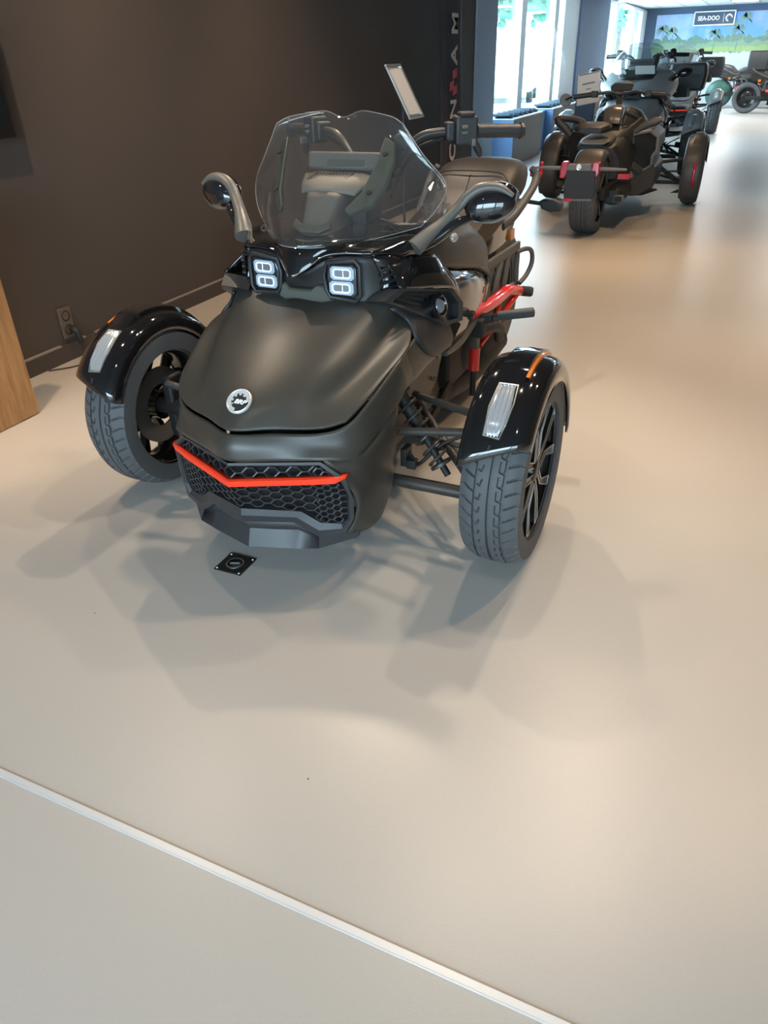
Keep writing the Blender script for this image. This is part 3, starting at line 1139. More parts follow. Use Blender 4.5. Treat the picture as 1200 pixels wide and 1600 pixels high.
def build_trike(loc, label, group=None):
    root = thing('three_wheeled_motorcycle', loc, label, 'three-wheeler', group)
    # ---- chassis core (dark mass inside the body)
    secs = []
    for y, w, z0, z1 in ((-.30, .16, .20, .42), (-.05, .20, .17, .60), (.15, .21, .16, .70), (.5, .20, .15, .74), (.9, .17, .17, .68), (1.2, .15, .24, .66), (1.35, .12, .32, .64)):
        secs.append([(-w, y, z0 + .05), (-w * .8, y, z0), (w * .8, y, z0), (w, y, z0 + .05), (w, y, z1 - .12), (w * .7, y, z1), (-w * .7, y, z1), (-w, y, z1 - .12)])
    MB().loft(secs).build('chassis', MT['dark'], root, bevel=.01)

    # ---- hood
    H = [[(0, -.454, .487), (.10, -.407, .486), (.21, -.355, .483), (.27, -.31, .493)],
         [(0, -.394, .537), (.12, -.355, .537), (.21, -.29, .527), (.297, -.25, .528)],
         [(0, -.27, .602), (.165, -.25, .592), (.24, -.19, .568), (.32, -.15, .573)],
         [(0, -.14, .662), (.20, -.11, .652), (.268, -.06, .622), (.335, -.03, .618)],
         [(0, .03, .720), (.235, .015, .716), (.268, .05, .672), (.30, .065, .652)]]
    hood = MB().grid(cr_grid(mirror_rows(H), 5, 6)).build('hood', MT['paint'], root, solid=.012, soff=0, sharp=60, bevel=.003)
    # ---- emblem on the hood
    n_ = Vector((0, -.62, .78)).normalized()
    em = MB()
    er = frame_rot(n_, (0, .78, .62))
    ec = Vector((0, -.3945, .545))
    em.use(MT['emblem']).lathe([(0, .004), (.026, .004), (.026, 0)], (0, 0, 0), 'z', 40)
    em.use(MT['badge']).lathe([(.0265, .004), (.0285, .0065), (.031, .005), (.0318, 0)], (0, 0, 0), 'z', 40)
    emo = em.build('emblem', None, root, sharp=30)
    emo.matrix_local = Matrix.Translation(ec) @ er.to_4x4() @ Matrix.Scale(1.16, 4)
    gear_mark(MB(), .0285, lambda u, v, h: (u, v, .0042 + h), .0012).build('emblem_gear_ring', MT['badge'], emo)
    text('emblem_lettering', 'BRP', .0155, MT['white'], emo, (.005, -.003, .0055), (0, 0, 0), .0008, shear=.25, xscale=1.15)

    # ---- front fascia: band under the hood and cheeks round the corners
    A = [[(0, -.452, .476), (.10, -.405, .474), (.21, -.352, .470), (.273, -.306, .487), (.306, -.237, .532), (.335, -.06, .612)],
         [(0, -.470, .445), (.10, -.425, .442), (.215, -.36, .435), (.283, -.305, .442), (.318, -.21, .492), (.340, -.04, .565)],
         [(0, -.474, .408), (.11, -.430, .406), (.228, -.377, .404), (.296, -.315, .395), (.325, -.18, .445), (.338, -.02, .520)]]
    fas = MB()
    fas.grid(cr_grid(mirror_rows(A), 4, 4))
    B_ = [[(.228, -.377, .404), (.296, -.315, .395), (.325, -.18, .445), (.328, -.11, .47)],
          [(.298, -.337, .290), (.311, -.25, .300), (.316, -.14, .30), (.308, -.085, .30)],
          [(.295, -.335, .215), (.306, -.25, .20), (.308, -.15, .19), (.298, -.095, .20)],
          [(.272, -.345, .168), (.290, -.26, .135), (.292, -.17, .125), (.280, -.12, .13)]]
    for s in (-1, 1):
        fas.grid(cr_grid([sx(r, s) for r in B_], 4, 4))
    fas.build('front_fascia', MT['paint'], root, solid=.008, soff=0, sharp=50)
    # cheek side vents (right behind the fascia corner)
    for s in (-1, 1):
        v = MB()
        for k in range(4):
            z = .19 + k * .045
            v.bar((s * (.300 + .004 * k), -.17 + .012 * k, z), (s * (.300 + .003 * k), -.12 + .008 * k, z + .035), .012, .010, (1, 0, 0))
        v.build('cheek_vent', MT['gloss'], root, bevel=.002)

    # ---- grille: bezel, honeycomb, dark back, signal red strip
    O = [(0, .405), (.226, .402), (.285, .355), (.297, .279), (.294, .216), (.273, .173), (.200, .155), (.135, .204), (0, .202)]
    I = [(0, .392), (.219, .388), (.268, .346), (.279, .298), (.275, .214), (.258, .197), (.203, .199), (.156, .239), (0, .249)]

    def full(h):
        return [(-x, z) for x, z in reversed(h[1:-1])] + list(h)
    # order: right top -> right bottom -> centre bottom -> left
    Of = O + [(-x, z) for x, z in reversed(O[1:-1])]
    If = I + [(-x, z) for x, z in reversed(I[1:-1])]
    bz = MB()
    n = len(Of)
    vs = []
    for (x, z) in Of:
        vs.append((x, nose_y(x, z) - .004, z))
    for (x, z), (x2, z2) in zip(Of, If):
        xm, zm = x + (x2 - x) * .55, z + (z2 - z) * .55
        vs.append((xm, nose_y(xm, zm) - .004, zm))
    for (x, z) in If:
        vs.append((x, nose_y(x, z) + .006, z))
    for (x, z) in If:
        vs.append((x, nose_y(x, z) + .040, z))
    fs = []
    for L_ in range(3):
        for i in range(n):
            j = (i + 1) % n
            fs.append((L_ * n + i, L_ * n + j, (L_ + 1) * n + j, (L_ + 1) * n + i))
    bz.add(vs, fs)
    bz.build('grille_bezel', MT['trim'], root, sharp=25)
    hx = MB()
    inner = lambda x, z: inpoly(x, z, If)
    yf = lambda x, z: nose_y(x, z) + .014
    hexgrid(hx, lambda x, z: inner(x, z) and abs(x) < .205, yf, .040, .026, .0032, -.28, .28, .19, .40)
    hexgrid(hx, lambda x, z: inner(x, z) and abs(x) > .195, yf, .026, .020, .0036, -.28, .28, .19, .40)
    hx.build('honeycomb', MT['trim'], root)
    bk = MB()
    bkp = [(x, nose_y(x, z) + .036, z) for x, z in If]
    c0 = (0, nose_y(0, .31) + .045, .31)
    bk.add(bkp + [c0], [(i, (i + 1) % n, n) for i in range(n)])
    bk.build('grille_back', mat('grille_back_dark', (.010, .008, .010), .6) if 'gb' not in MT else MT['gb'], root)
    st = MB()
    xs = [-.284, -.268, -.2, -.12, -.05, 0, .05, .12, .2, .262, .288]
    for i in range(len(xs) - 1):
        pass
    rows = []
    for x in xs:
        t = abs(x) / .288
        zc = .349 + .003 * t
        hh = .0100 - .0005 * t
        lo, hi = zc - hh, zc + hh
        if abs(x) > .265:
            if abs(x) > .28:
                lo = hi - .006
            else:
                lo += .003
        yy = lambda z: nose_y(x, z)
        rows.append([(x, yy(lo) + .014, lo), (x, yy(lo) - .008, lo), (x, yy(hi) - .009, hi - .003), (x, yy(hi) - .002, hi), (x, yy(hi) + .014, hi)])
    st.grid(rows)
    st.build('grille_strip', MT['orange'], root, solid=.002, sharp=25)

    # ---- splitter: tray lip below the grille
    up_ = [(0, -.448, .204), (.07, -.422, .205), (.135, -.396, .206), (.200, -.372, .157)]
    mid = [(0, -.425, .168), (.07, -.405, .168), (.135, -.382, .168), (.197, -.368, .143)]
    lo_ = [(0, -.444, .116), (.07, -.426, .119), (.135, -.410, .122), (.203, -.392, .128)]
    und = [(0, -.40, .110), (.07, -.39, .112), (.135, -.37, .114), (.20, -.34, .120)]
    bck = [(0, -.15, .115), (.10, -.15, .115), (.20, -.14, .118), (.25, -.14, .125)]
    spl = MB()
    spl.grid(mirror_rows([up_, mid, lo_, und, bck]))
    for s in (-1, 1):
        spl.prism(sx([(.203, -.392, .128), (.282, -.312, .136), (.288, -.30, .156), (.262, -.340, .168), (.200, -.374, .157)], s), (0, .016, -.004))
    spl.build('splitter', MT['trim'], root, solid=.006, soff=0, sharp=25)

    # ---- headlamp face and cowl
    face = [[(0, -.030, .795), (.07, -.015, .830), (.12, .0, .842), (.175, .012, .842), (.205, .03, .838)],
            [(0, -.010, .765), (.07, .0, .775), (.12, .006, .775), (.18, .015, .775), (.222, .05, .775)],
            [(0, -.002, .718), (.07, .0, .712), (.12, .004, .708), (.18, .008, .706), (.225, .03, .706)]]
    MB().grid(cr_grid(mirror_rows(face), 4, 4)).build('headlamp_face', MT['plastic'], root, solid=.01, soff=0)
    for s in (-1, 1):
        hl = MB()
        poly = [(.086, .820), (.160, .826), (.171, .815), (.171, .745), (.160, .733), (.092, .738), (.084, .750), (.078, .79)]
        hl.prism([(s * x, -.020 + .06 * (x - .08), z) for x, z in poly], (0, .03, 0))
        ho = hl.build('headlamp', MT['lensdark'], root, bevel=.004)
        def lamp_pt(x, z, h):
            return (s * x, -.020 + .06 * (x - .08) - h, z)
        for zc, xc, w in ((.7995, .128, .036), (.7590, .124, .037)):
            shp = ((-1, -.62), (-.78, -1), (.78, -1), (1, -.62), (1, .62), (.78, 1), (-.78, 1), (-1, .62))
            MB().prism([lamp_pt(xc + a_ * w, zc + b_ * .0185, .0022) for a_, b_ in shp], (0, .002, 0)).build('led_module', MT['led'], ho)
            q = MB()
            q.tube([lamp_pt(xc + a_ * w * .72, zc + b_ * .0115, .004) for a_, b_ in shp], .0017, 6, closed=True)
            q.tube([lamp_pt(xc + .004, zc - .0115, .004), lamp_pt(xc + .004, zc + .0115, .004)], .0012, 6)
            q.build('lamp_light_ring', MT['ledring'], ho)
            MB().prism([lamp_pt(xc + a_ * w * .6, zc + b_ * .0085, .003) for a_, b_ in shp], (0, .002, 0)).build('lamp_reflector', MT['foglens'], ho)
        bz2 = MB()
        pts = [(s * x, -.018 + .06 * (x - .08), z) for x, z in ((.080, .826), (.166, .834), (.179, .820), (.179, .740), (.166, .724), (.088, .730), (.076, .748), (.070, .79))]
        bz2.tube(pts, .006, 8, closed=True)
        bz2.build('headlamp_bezel', MT['plastic'], root)
        # side vent beside the lamp
        sv = MB()
        sv.grid(cr_grid([sx([(.200, .025, .842), (.235, .055, .842), (.262, .12, .826)], s), sx([(.222, .045, .775), (.248, .065, .772), (.275, .13, .765)], s), sx([(.224, .025, .706), (.248, .05, .715), (.275, .12, .715)], s)], 4, 4))
        so_ = sv.build('cowl_side', MT['gloss'], root, solid=.01, soff=0)
        vt = MB()
        for k in range(5):
            z = .735 + k * .018
            vt.bar((s * .228, .022, z - .004), (s * .262, .080, z + .006), .010, .006)
        vt.build('vent_louvre', MT['plastic'], so_)
    # bracket between the lamps
    br = MB()
    half = [(0, -.045, .722), (.03, -.045, .722), (.06, -.03, .712), (.092, -.012, .716), (.070, -.02, .760), (.052, -.035, .765), (.035, -.04, .752), (0, -.042, .752)]
    pol = [(-p[0], p[1], p[2]) for p in reversed(half[1:-1])] + half[:1] + half[1:-1] + half[-1:]
    pol = half + [(-p[0], p[1], p[2]) for p in reversed(half[1:-1])]
    br.prism(pol, (0, .05, 0))
    br.build('nose_bracket', MT['bracket'], root, bevel=.006)
    # glossy beak + upper cowl
    cw_ = [[(0, -.080, .790), (.030, -.055, .806), (.070, -.026, .838), (.12, -.012, .850), (.18, .004, .850), (.222, .035, .846), (.262, .11, .83)],
           [(0, -.062, .825), (.035, -.045, .832), (.075, -.012, .852), (.13, .015, .858), (.19, .045, .858), (.24, .08, .856), (.282, .15, .846)],
           [(0, -.035, .862), (.04, -.02, .866), (.085, .005, .868), (.14, .055, .866), (.20, .11, .864), (.255, .135, .868), (.300, .19, .864)],
           [(0, .06, .878), (.045, .065, .880), (.09, .08, .880), (.15, .12, .876), (.21, .18, .874), (.26, .23, .872), (.300, .29, .852)],
           [(0, .22, .885), (.045, .22, .888), (.09, .23, .888), (.15, .26, .882), (.21, .31, .876), (.255, .36, .868), (.285, .42, .838)]]
    MB().grid(cr_grid(mirror_rows(cw_), 4, 4)).build('upper_cowl', MT['gloss'], root, solid=.01, soff=0, sharp=55)

    # ---- windscreen
    ws = [[(0, -.050, .868), (.076, -.012, .866), (.17, .09, .872), (.245, .185, .884), (.272, .215, .890)],
          [(0, .04, .945), (.09, .065, .940), (.19, .135, .936), (.275, .225, .930), (.308, .25, .935)],
          [(0, .135, 1.035), (.09, .145, 1.028), (.18, .18, 1.02), (.27, .245, 1.00), (.322, .285, .995)],
          [(0, .225, 1.110), (.08, .225, 1.108), (.15, .228, 1.10), (.21, .245, 1.09), (.262, .262, 1.072)],
          [(0, .285, 1.166), (.055, .287, 1.182), (.11, .275, 1.178), (.17, .258, 1.168), (.205, .248, 1.152)]]
    wsg = cr_grid(mirror_rows(ws), 5, 6)
    wso = MB().grid(wsg).build('windscreen', MT['screen'], root, solid=.004, soff=0)
    rimline = wsg[0] + [r[-1] for r in wsg[1:]] + list(reversed(wsg[-1]))[1:] + [r[0] for r in reversed(wsg[1:-1])]
    MB().tube(rimline, .0011, 5, closed=True).build('screen_edge', MT['screenedge'], wso)
    for s in (-1, 1):
        bk_ = MB()
        pl = [(.158, .228, 1.122), (.186, .232, 1.108), (.190, .215, 1.06), (.178, .165, .99), (.160, .125, .955), (.112, .068, .940), (.102, .066, .955), (.132, .115, .992), (.150, .18, 1.06)]
        bk_.prism(sx(pl, s), (0, .012, -.010))
        bo = bk_.build('screen_bracket', MT['bracket'], root, bevel=.003)
        for p in ((.174, .196, 1.076), (.152, .128, .985)):
            MB().lathe([(0, .004), (.006, .004), (.0075, 0)], (0, 0, 0), 'z', 12).build('screen_bolt', MT['dark'], bo).matrix_local = Matrix.Translation((s * p[0], p[1] - .004, p[2] + .004)) @ frame_rot((0, -.7, .7), (0, .7, .7)).to_4x4()
    m = MB()
    hp = [(0, .028, .895), (.03, .032, .893), (.062, .05, .905), (.056, .06, .925), (.03, .05, .913), (0, .045, .912)]
    m.prism(hp + [(-p[0], p[1], p[2]) for p in reversed(hp[1:-1])], (0, .012, -.010))
    m.build('lower_screen_bracket', MT['bracket'], root, bevel=.003)

    # ---- dash: display bar, vented top, column
    m = MB()
    m.box((.01, .275, 1.048), (.24, .05, .050), Matrix.Rotation(R(-18), 3, 'X'))
    d_ = m.build('dash_display', MT['greytrim'], root, bevel=.008)
    m = MB()
    m.box((.02, .245, 1.050), (.12, .004, .018), Matrix.Rotation(R(-18), 3, 'X'))
    m.build('display_window', MT['bracket'], d_)
    dt = [[(0, .25, 1.022), (.07, .25, 1.022), (.125, .26, 1.012)], [(0, .17, 1.006), (.065, .175, 1.004), (.105, .20, .992)], [(0, .135, .985), (.05, .145, .982), (.085, .165, .972)]]
    MB().grid(cr_grid(mirror_rows(dt), 4, 4)).build('dash_top', MT['tantrim'], root, solid=.01, soff=0, sharp=50)
    vt = MB()
    for k in range(12):
        x = -.075 + k * .011
        vt.bar((x, .182, 1.012), (x + .010, .228, 1.024), .004, .003)
    vt.build('dash_vent', MT['dark'], root)
    dc = [[(0, .135, .984), (.035, .138, .983), (.055, .15, .978), (.062, .24, .965)], [(0, .085, .925), (.030, .087, .925), (.046, .11, .922), (.05, .22, .90)], [(0, .05, .880), (.034, .055, .880), (.05, .08, .88), (.06, .2, .875)]]
    MB().box((0, .27, .95), (.20, .12, .13)).build('dash_body', MT['plastic'], root, bevel=.01)
    MB().grid(cr_grid(mirror_rows(dc), 4, 4)).build('dash_column', MT['greytrim'], root, solid=.008, soff=0)

    # ---- handlebar
    for s in (-1, 1):
        pts = [(.03, .50, .985), (.065, .495, 1.005), (.10, .50, 1.055), (.150, .53, 1.098), (.22, .57, 1.108), (.30, .617, 1.108)]
        hb = MB().tube(sx(pts, s), .0135, 12, smooth=5).build('handlebar_tube', MT['bar'], root)
        g0, g1 = Vector((s * .300, .617, 1.107)), Vector((s * .420, .699, 1.102))
        g = MB()
        q = []
        for k in range(13):
            q.append(g0.lerp(g1, k / 12))
        g.tube(q, [.021, .020] + [.0195 + (.001 if k % 2 else 0) for k in range(9)] + [.020, .019], 16)
        go = g.build('hand_grip', MT['plastic'], root)
        MB().tube([g1.lerp(g0, .02), g1.lerp(g0, -.06)], [.024, .022], 16).build('bar_end', MT['bar'], go)
        rm = Matrix.Rotation(s * math.atan2(.082, .12), 3, 'Z')
        c = MB()
        c.box(Vector((s * .268, .595, 1.110)), (.072, .060, .082), rm)
        c.box(Vector((s * .225, .570, 1.108)), (.03, .05, .056), rm)
        c.box(Vector((s * .272, .590, 1.155)), (.050, .050, .016), rm)
        co = c.build('switch_housing', MT['plastic'], root, bevel=.009, bseg=3)
        b_ = MB()
        b_.box(Vector((s * .280, .560, 1.122)), (.020, .012, .010), rm)
        b_.box(Vector((s * .280, .560, 1.106)), (.020, .012, .010), rm)
        b_.box(Vector((s * .303, .574, 1.078)), (.014, .028, .020), rm)
        b_.build('switch_button', MT['rimgrey'], co, bevel=.003)
        MB().tube([(s * .30, .585, 1.085), (s * .312, .60, 1.055), (s * .318, .605, 1.035)], [.010, .012, .006], 8, smooth=3).build('switch_lever', MT['plastic'], co)
        MB().tube([(s * .21, .56, 1.09), (s * .13, .53, 1.06), (s * .09, .49, .99), (s * .08, .44, .93)], .006, 8, smooth=5).build('control_cable', MT['dark'], hb)
    MB().tube([(-.07, .50, 1.0), (.07, .50, 1.0)], .022, 12).box((0, .49, .97), (.10, .06, .06)).build('steering_clamp', MT['dark'], root, bevel=.004)
    MB().ell((.125, .43, 1.09), (.035, .02, .026)).tube([(.11, .43, 1.08), (.09, .47, 1.02)], .012, 8).build('fluid_reservoir', MT['dark'], root)

    # ---- mirrors
    for s in (-1, 1):
        stem = [(.285, .13, .848), (.315, .168, .880), (.345, .205, .908), (.376, .235, .942), (.402, .252, .974), (.438, .262, .994), (.485, .268, .995), (.526, .272, .974)]
        mst = MB().tube(sx(stem, s), [.032, .025, .019, .017, .018, .017, .014, .007], 14, smooth=5, flat=.75).build('mirror_stem', MT['rimgrey'], root)
        c = Vector((s * .457, .276, .953))
        rm = Matrix.Rotation(s * R(-10), 3, 'Y') @ Matrix.Rotation(s * R(14), 3, 'Z')
        mo = MB().ell(c + Vector((0, .012, .004)), (.080, .034, .049), rm, 28, 16).build('mirror_shell', MT['mirrorglass'], root)
        MB().ell(c + Vector((s * .006, -.012, -.008)), (.072, .030, .043), rm, 28, 16).build('mirror_front', MT['mirrorglass'], mo)
        MB().tube([c + rm @ Vector((s * .080, -.006, .014)), c + rm @ Vector((s * .060, -.018, -.030)), c + rm @ Vector((s * .01, -.020, -.050)), c + rm @ Vector((s * -.05, -.018, -.040))], [.004, .005, .005, .004], 10, smooth=5).build('mirror_rim', MT['rimgrey'], mo)
        MB().tube([c + rm @ Vector((s * -.045, -.012, -.030)), Vector((s * .385, .215, .905)), Vector((s * .335, .178, .868)), Vector((s * .30, .15, .848))], [.008, .014, .016, .016], 10, smooth=4).build('mirror_lower_arm', MT['mirrorglass'], mo)
        m = MB()
        m.ell((s * .308, .40, .826), (.012, .022, .014))
        m.build('turn_signal', MT['lens'], root)

    # ---- tank shoulders, glossy side panels, trim strips, fog pods, side bands
    for s in (-1, 1):
        fl_ = [[(.225, .28, .842), (.235, .48, .856), (.205, .68, .848), (.17, .93, .765), (.14, 1.1, .72)],
               [(.262, .255, .790), (.278, .48, .795), (.268, .72, .775), (.245, .93, .700), (.20, 1.08, .66)],
               [(.268, .255, .770), (.288, .49, .712), (.286, .74, .655), (.270, .89, .590), (.22, 1.05, .56)]]
        MB().grid(cr_grid([sx(r, s) for r in fl_], 4, 4)).build('tank_shoulder', MT['paint'], root, solid=.01, soff=0)
        sp_ = [[(.266, .235, .766), (.284, .49, .706), (.282, .74, .645), (.266, .90, .572)],
               [(.308, .25, .712), (.316, .50, .668), (.302, .73, .612), (.280, .87, .552)],
               [(.325, .27, .61), (.322, .50, .565), (.308, .68, .535), (.286, .82, .515)],
               [(.328, .25, .52), (.320, .42, .50), (.310, .58, .490), (.292, .74, .49)]]
        MB().grid(cr_grid([sx(r, s) for r in sp_], 4, 4)).build('side_panel', MT['gloss'], root, solid=.01, soff=0)
        strip = [(.286, .74, .660), (.282, .87, .608), (.286, .855, .555), (.298, .75, .512), (.312, .60, .488), (.326, .42, .480), (.334, .27, .495)]
        MB().tube(sx(strip, s), [.006, .011, .013, .013, .012, .012, .008], 10, smooth=6).build('side_strip', MT['paint'], root)
        pod = [(.270, -.045, .742), (.290, .01, .764), (.350, .287, .700), (.368, .332, .648), (.368, .335, .590), (.360, .200, .612), (.300, .0, .716)]
        pin = [Vector(p) for p in sx(pod, s)]
        fn = (pin[2] - pin[0]).cross(pin[5] - pin[0]).normalized()
        if fn.x * s < 0:
            fn = -fn
        cen = sum(pin, Vector()) / len(pin)
        inn = [p.lerp(cen, .16) for p in pin]
        back = [p - fn * .022 for p in inn]
        k_ = len(pin)
        pm = MB()
        vs = [p - fn * .05 + Vector((-s * .03, .02, 0)) for p in pin] + pin + inn + back
        fs = []
        for L_ in range(3):
            for i in range(k_):
                j = (i + 1) % k_
                fs.append((L_ * k_ + i, L_ * k_ + j, (L_ + 1) * k_ + j, (L_ + 1) * k_ + i))
        fs.append(tuple(range(3 * k_, 4 * k_)))
        pm.add(vs, fs)
        po = pm.build('fog_pod', MT['trim'], root, sharp=30)
        fc_ = Vector((s * .352, .170, .680)) - fn * .012
        fo = MB().lathe([(.0, .004), (.022, .006), (.029, .016), (.034, .014), (.036, -.012)], (0, 0, 0), 'z', 32).build('fog_lamp', MT['gloss'], root)
        fo.matrix_local = Matrix.Translation(fc_) @ frame_rot(fn, (0, 0, 1)).to_4x4()
        MB().ell((0, 0, .006), (.024, .024, .014), None, 24, 10).build('fog_lens', MT['foglens'], fo)
        lv = MB()
        for k in range(4):
            t = (k + .5) / 4
            p0 = inn[1].lerp(inn[0], t)
            p1 = inn[2].lerp(inn[5], t)
            lv.bar(p0.lerp(p1, .04) - fn * .008, p0.lerp(p1, .50) - fn * .008, .010, .004, tuple(fn))
        lv.build('pod_louvre', MT['plastic'], po)
        pc = [[(.240, .05, .815), (.268, .13, .826), (.298, .25, .805), (.285, .33, .775)], [(.272, .03, .785), (.305, .12, .782), (.332, .25, .752), (.322, .36, .715)], [(.290, .01, .766), (.322, .14, .735), (.351, .287, .702), (.345, .37, .66)]]
        MB().grid(cr_grid([sx(r, s) for r in pc], 4, 4)).build('pod_cover', MT['gloss'], root, solid=.008, soff=0)
        hk = [(.318, .33, .585), (.335, .33, .600), (.345, .40, .56), (.340, .33, .515), (.333, .25, .495), (.325, .27, .52)]
        MB().prism(sx(hk, s), (-s * .03, 0, 0)).build('pod_bracket', MT['gloss'], root, bevel=.006)
        bd = [[(.300, -.235, .532), (.312, -.19, .510), (.326, -.13, .496), (.310, -.12, .480)],
              [(.326, -.10, .590), (.333, -.07, .555), (.337, -.02, .512), (.318, -.01, .495)],
              [(.330, .03, .628), (.338, .06, .58), (.339, .11, .525), (.320, .12, .508)],
              [(.325, .14, .640), (.334, .20, .585), (.340, .26, .530), (.320, .26, .512)]]
        MB().grid(cr_grid([sx(r, s) for r in bd], 4, 5)).build('side_band', MT['paint'], root, solid=.008, soff=0)
        pb = [[(.262, .0, .708), (.285, .06, .715), (.30, .16, .70)], [(.302, .035, .668), (.318, .11, .668), (.34, .22, .640)], [(.336, .02, .620), (.343, .12, .61), (.348, .25, .60)], [(.345, .085, .558), (.350, .18, .555), (.348, .29, .55)], [(.340, .16, .525), (.342, .24, .52), (.334, .31, .51)]]
        MB().grid(cr_grid([sx(r, s) for r in pb], 4, 4)).build('pod_base', MT['plastic'], root, solid=.010, soff=0)
        MB().bar((s * .304, -.236, .536), (s * .329, -.128, .499), .004, .004).build('band_gap', MT['dark'], root)
        # plate behind the damper
        pt_ = [(.262, .02, .48), (.272, .30, .50), (.275, .42, .46), (.27, .36, .36), (.262, .22, .27), (.25, .05, .25), (.245, -.06, .32)]
        sp2 = MB().prism(sx(pt_, s), (-s * .012, 0, 0)).build('side_plate', mat('side_plate_brown', (.045, .026, .022), .4) if 'spb' not in MT else MT['spb'], root, bevel=.003)
        bl = MB()
        for (y, z) in ((.36, .45), (.33, .38), (.23, .30), (.12, .28)):
            bl.lathe([(0, .006), (.007, .006), (.008, 0)], (s * .2735, y, z), 'x', 10)
        bl.build('plate_bolt', MT['rimgrey'], sp2)
        mm = MB()
        mm.prism(sx([(.20, -.1, .62), (.26, .05, .67), (.30, .12, .62), (.33, .05, .6), (.29, -.1, .55)], s), (0, .05, -.08))
        mm.build('inner_shield', MT['dark'], root)

    # ---- suspension
    for s in (-1, 1):
        for nm, pts, r in (('upper_arm', [(.27, -.065, .360), (.53, -.070, .402)], .0125), ('lower_arm', [(.26, -.045, .188), (.53, -.045, .188)], .020),
                           ('rear_upper_arm', [(.28, .14, .40), (.53, .03, .41)], .012), ('rear_lower_arm', [(.26, .32, .22), (.54, .01, .20)], .018),
                           ('tie_rod', [(.27, .10, .29), (.55, .07, .27)], .009), ('rear_brace', [(.24, .24, .345), (.53, -.02, .215)], .013)):
            MB().tube(sx(pts, s), r, 14).build('suspension_arm', MT['tube'], root)
        t0, t1 = Vector((s * .255, .035, .475)), Vector((s * .45, -.005, .215))
        sh = MB().tube([t0, t0.lerp(t1, .55), t0.lerp(t1, .56), t1], [.021, .021, .011, .011], 16).build('shock_absorber', MT['dark'], root)
        d = (t1 - t0).normalized()
        u = d.cross(Vector((0, 1, 0))).normalized()
        w = d.cross(u)
        pts = []
        for k in range(110):
            t = k / 109
            a = t * 2 * math.pi * 6.5
            pts.append(t0.lerp(t1, .12 + .72 * t) + (u * math.cos(a) + w * math.sin(a)) * .032)
        MB().tube(pts, .0048, 7).build('coil_spring', MT['tube'], sh)
        for tt in (.1, .86):
            MB().tube([t0.lerp(t1, tt), t0.lerp(t1, tt + .03)], .036, 18).build('spring_seat', MT['tube'], sh)
        kn = MB()
        kn.prism(sx([(.545, -.03, .18), (.545, .04, .18), (.545, .06, .28), (.545, .03, .41), (.545, -.04, .41), (.545, -.04, .28)], s), (s * .04, 0, 0))
        kn.build('steering_knuckle', MT['dark'], root, bevel=.01)
        MB().tube([(s * .50, -.03, .30), (s * .66, 0, .281)], .028, 14).build('axle', MT['dark'], root)
        MB().tube([(s * .30, .02, .27), (s * .33, .03, .22), (s * .36, .0, .24), (s * .42, .03, .30), (s * .53, .04, .36)], .006, 8, smooth=6).build('brake_hose', MT['dark'], root)
        mm = MB().box((s * .30, .02, .245), (.02, .05, .06)).box((s * .325, .01, .225), (.03, .03, .03))
        mm.build('sensor_bracket', MT['plastic'], root, bevel=.003)
    # ---- wheels and fenders
    ty = wheel(root, .654, 0, TREAD_R, TREAD_W, 1)
    wheel(root, -.654, 0, TREAD_R, TREAD_W, -1, ty)
    fender(root, .654, 1)
    fender(root, -.654, -1)
    rt_ = tyre_mesh(.303, .225, 180, 40, 1, False).build('tyre', MT['rubber'], root)
    rt_.location = (0, 1.709, .303)
    MB().lathe([(0, -.07), (.06, -.08), (.12, -.05), (.20, -.09), (.205, -.10), (.19, 0), (.205, .10), (.20, .09), (.12, .05), (.06, .08), (0, .07)], (0, 1.709, .303), 'x', 40).build('rear_rim', MT['rim'], root)
    for s in (-1, 1):
        MB().bar((s * .15, .85, .30), (s * .15, 1.72, .303), .04, .07).build('swing_arm', MT['dark'], root, bevel=.008)
    MB().tube([(.17, .6, .19), (.19, .95, .18), (.20, 1.3, .21)], [.04, .06, .06], 16, smooth=4).build('muffler', MT['dark'], root)

    # ---- seat (rider and passenger hump), tail, grab handles
    ST = [(.86, .10, .715, .66), (1.0, .145, .705, .63), (1.15, .165, .715, .62), (1.30, .178, .745, .64), (1.40, .188, .80, .66), (1.48, .195, .868, .68), (1.58, .198, .908, .71), (1.68, .192, .918, .73), (1.80, .172, .905, .755), (1.90, .14, .875, .775), (1.97, .08, .84, .79)]
    secs = []
    for y, w, z, zb in ST:
        ring = []
        for k in range(20):
            a = 2 * math.pi * k / 20
            ca, sa = math.cos(a), math.sin(a)
            ring.append((w * math.copysign(abs(ca) ** .62, ca), y, (z + zb) / 2 + (z - zb) / 2 * math.copysign(abs(sa) ** .62, sa)))
        secs.append(ring)
    cols = [cr_line([r[j] for r in secs], 3) for j in range(20)]
    se_ = MB().loft([[cols[j][i] for j in range(20)] for i in range(len(cols[0]))]).build('seat', MT['seat'], root, sharp=70)
    seam = [(-.188, 1.452, .80), (-.15, 1.485, .868), (-.08, 1.482, .882), (0, 1.478, .884), (.08, 1.482, .882), (.15, 1.485, .868), (.194, 1.46, .80)]
    MB().tube(seam, .0025, 6, smooth=4).build('seat_seam', MT['dark'], se_)
    MB().tube([(0, 1.05, .712), (0, 1.30, .748), (0, 1.40, .803), (0, 1.478, .870)], .002, 6, smooth=4).build('seat_seam', MT['dark'], se_)
    tl = []
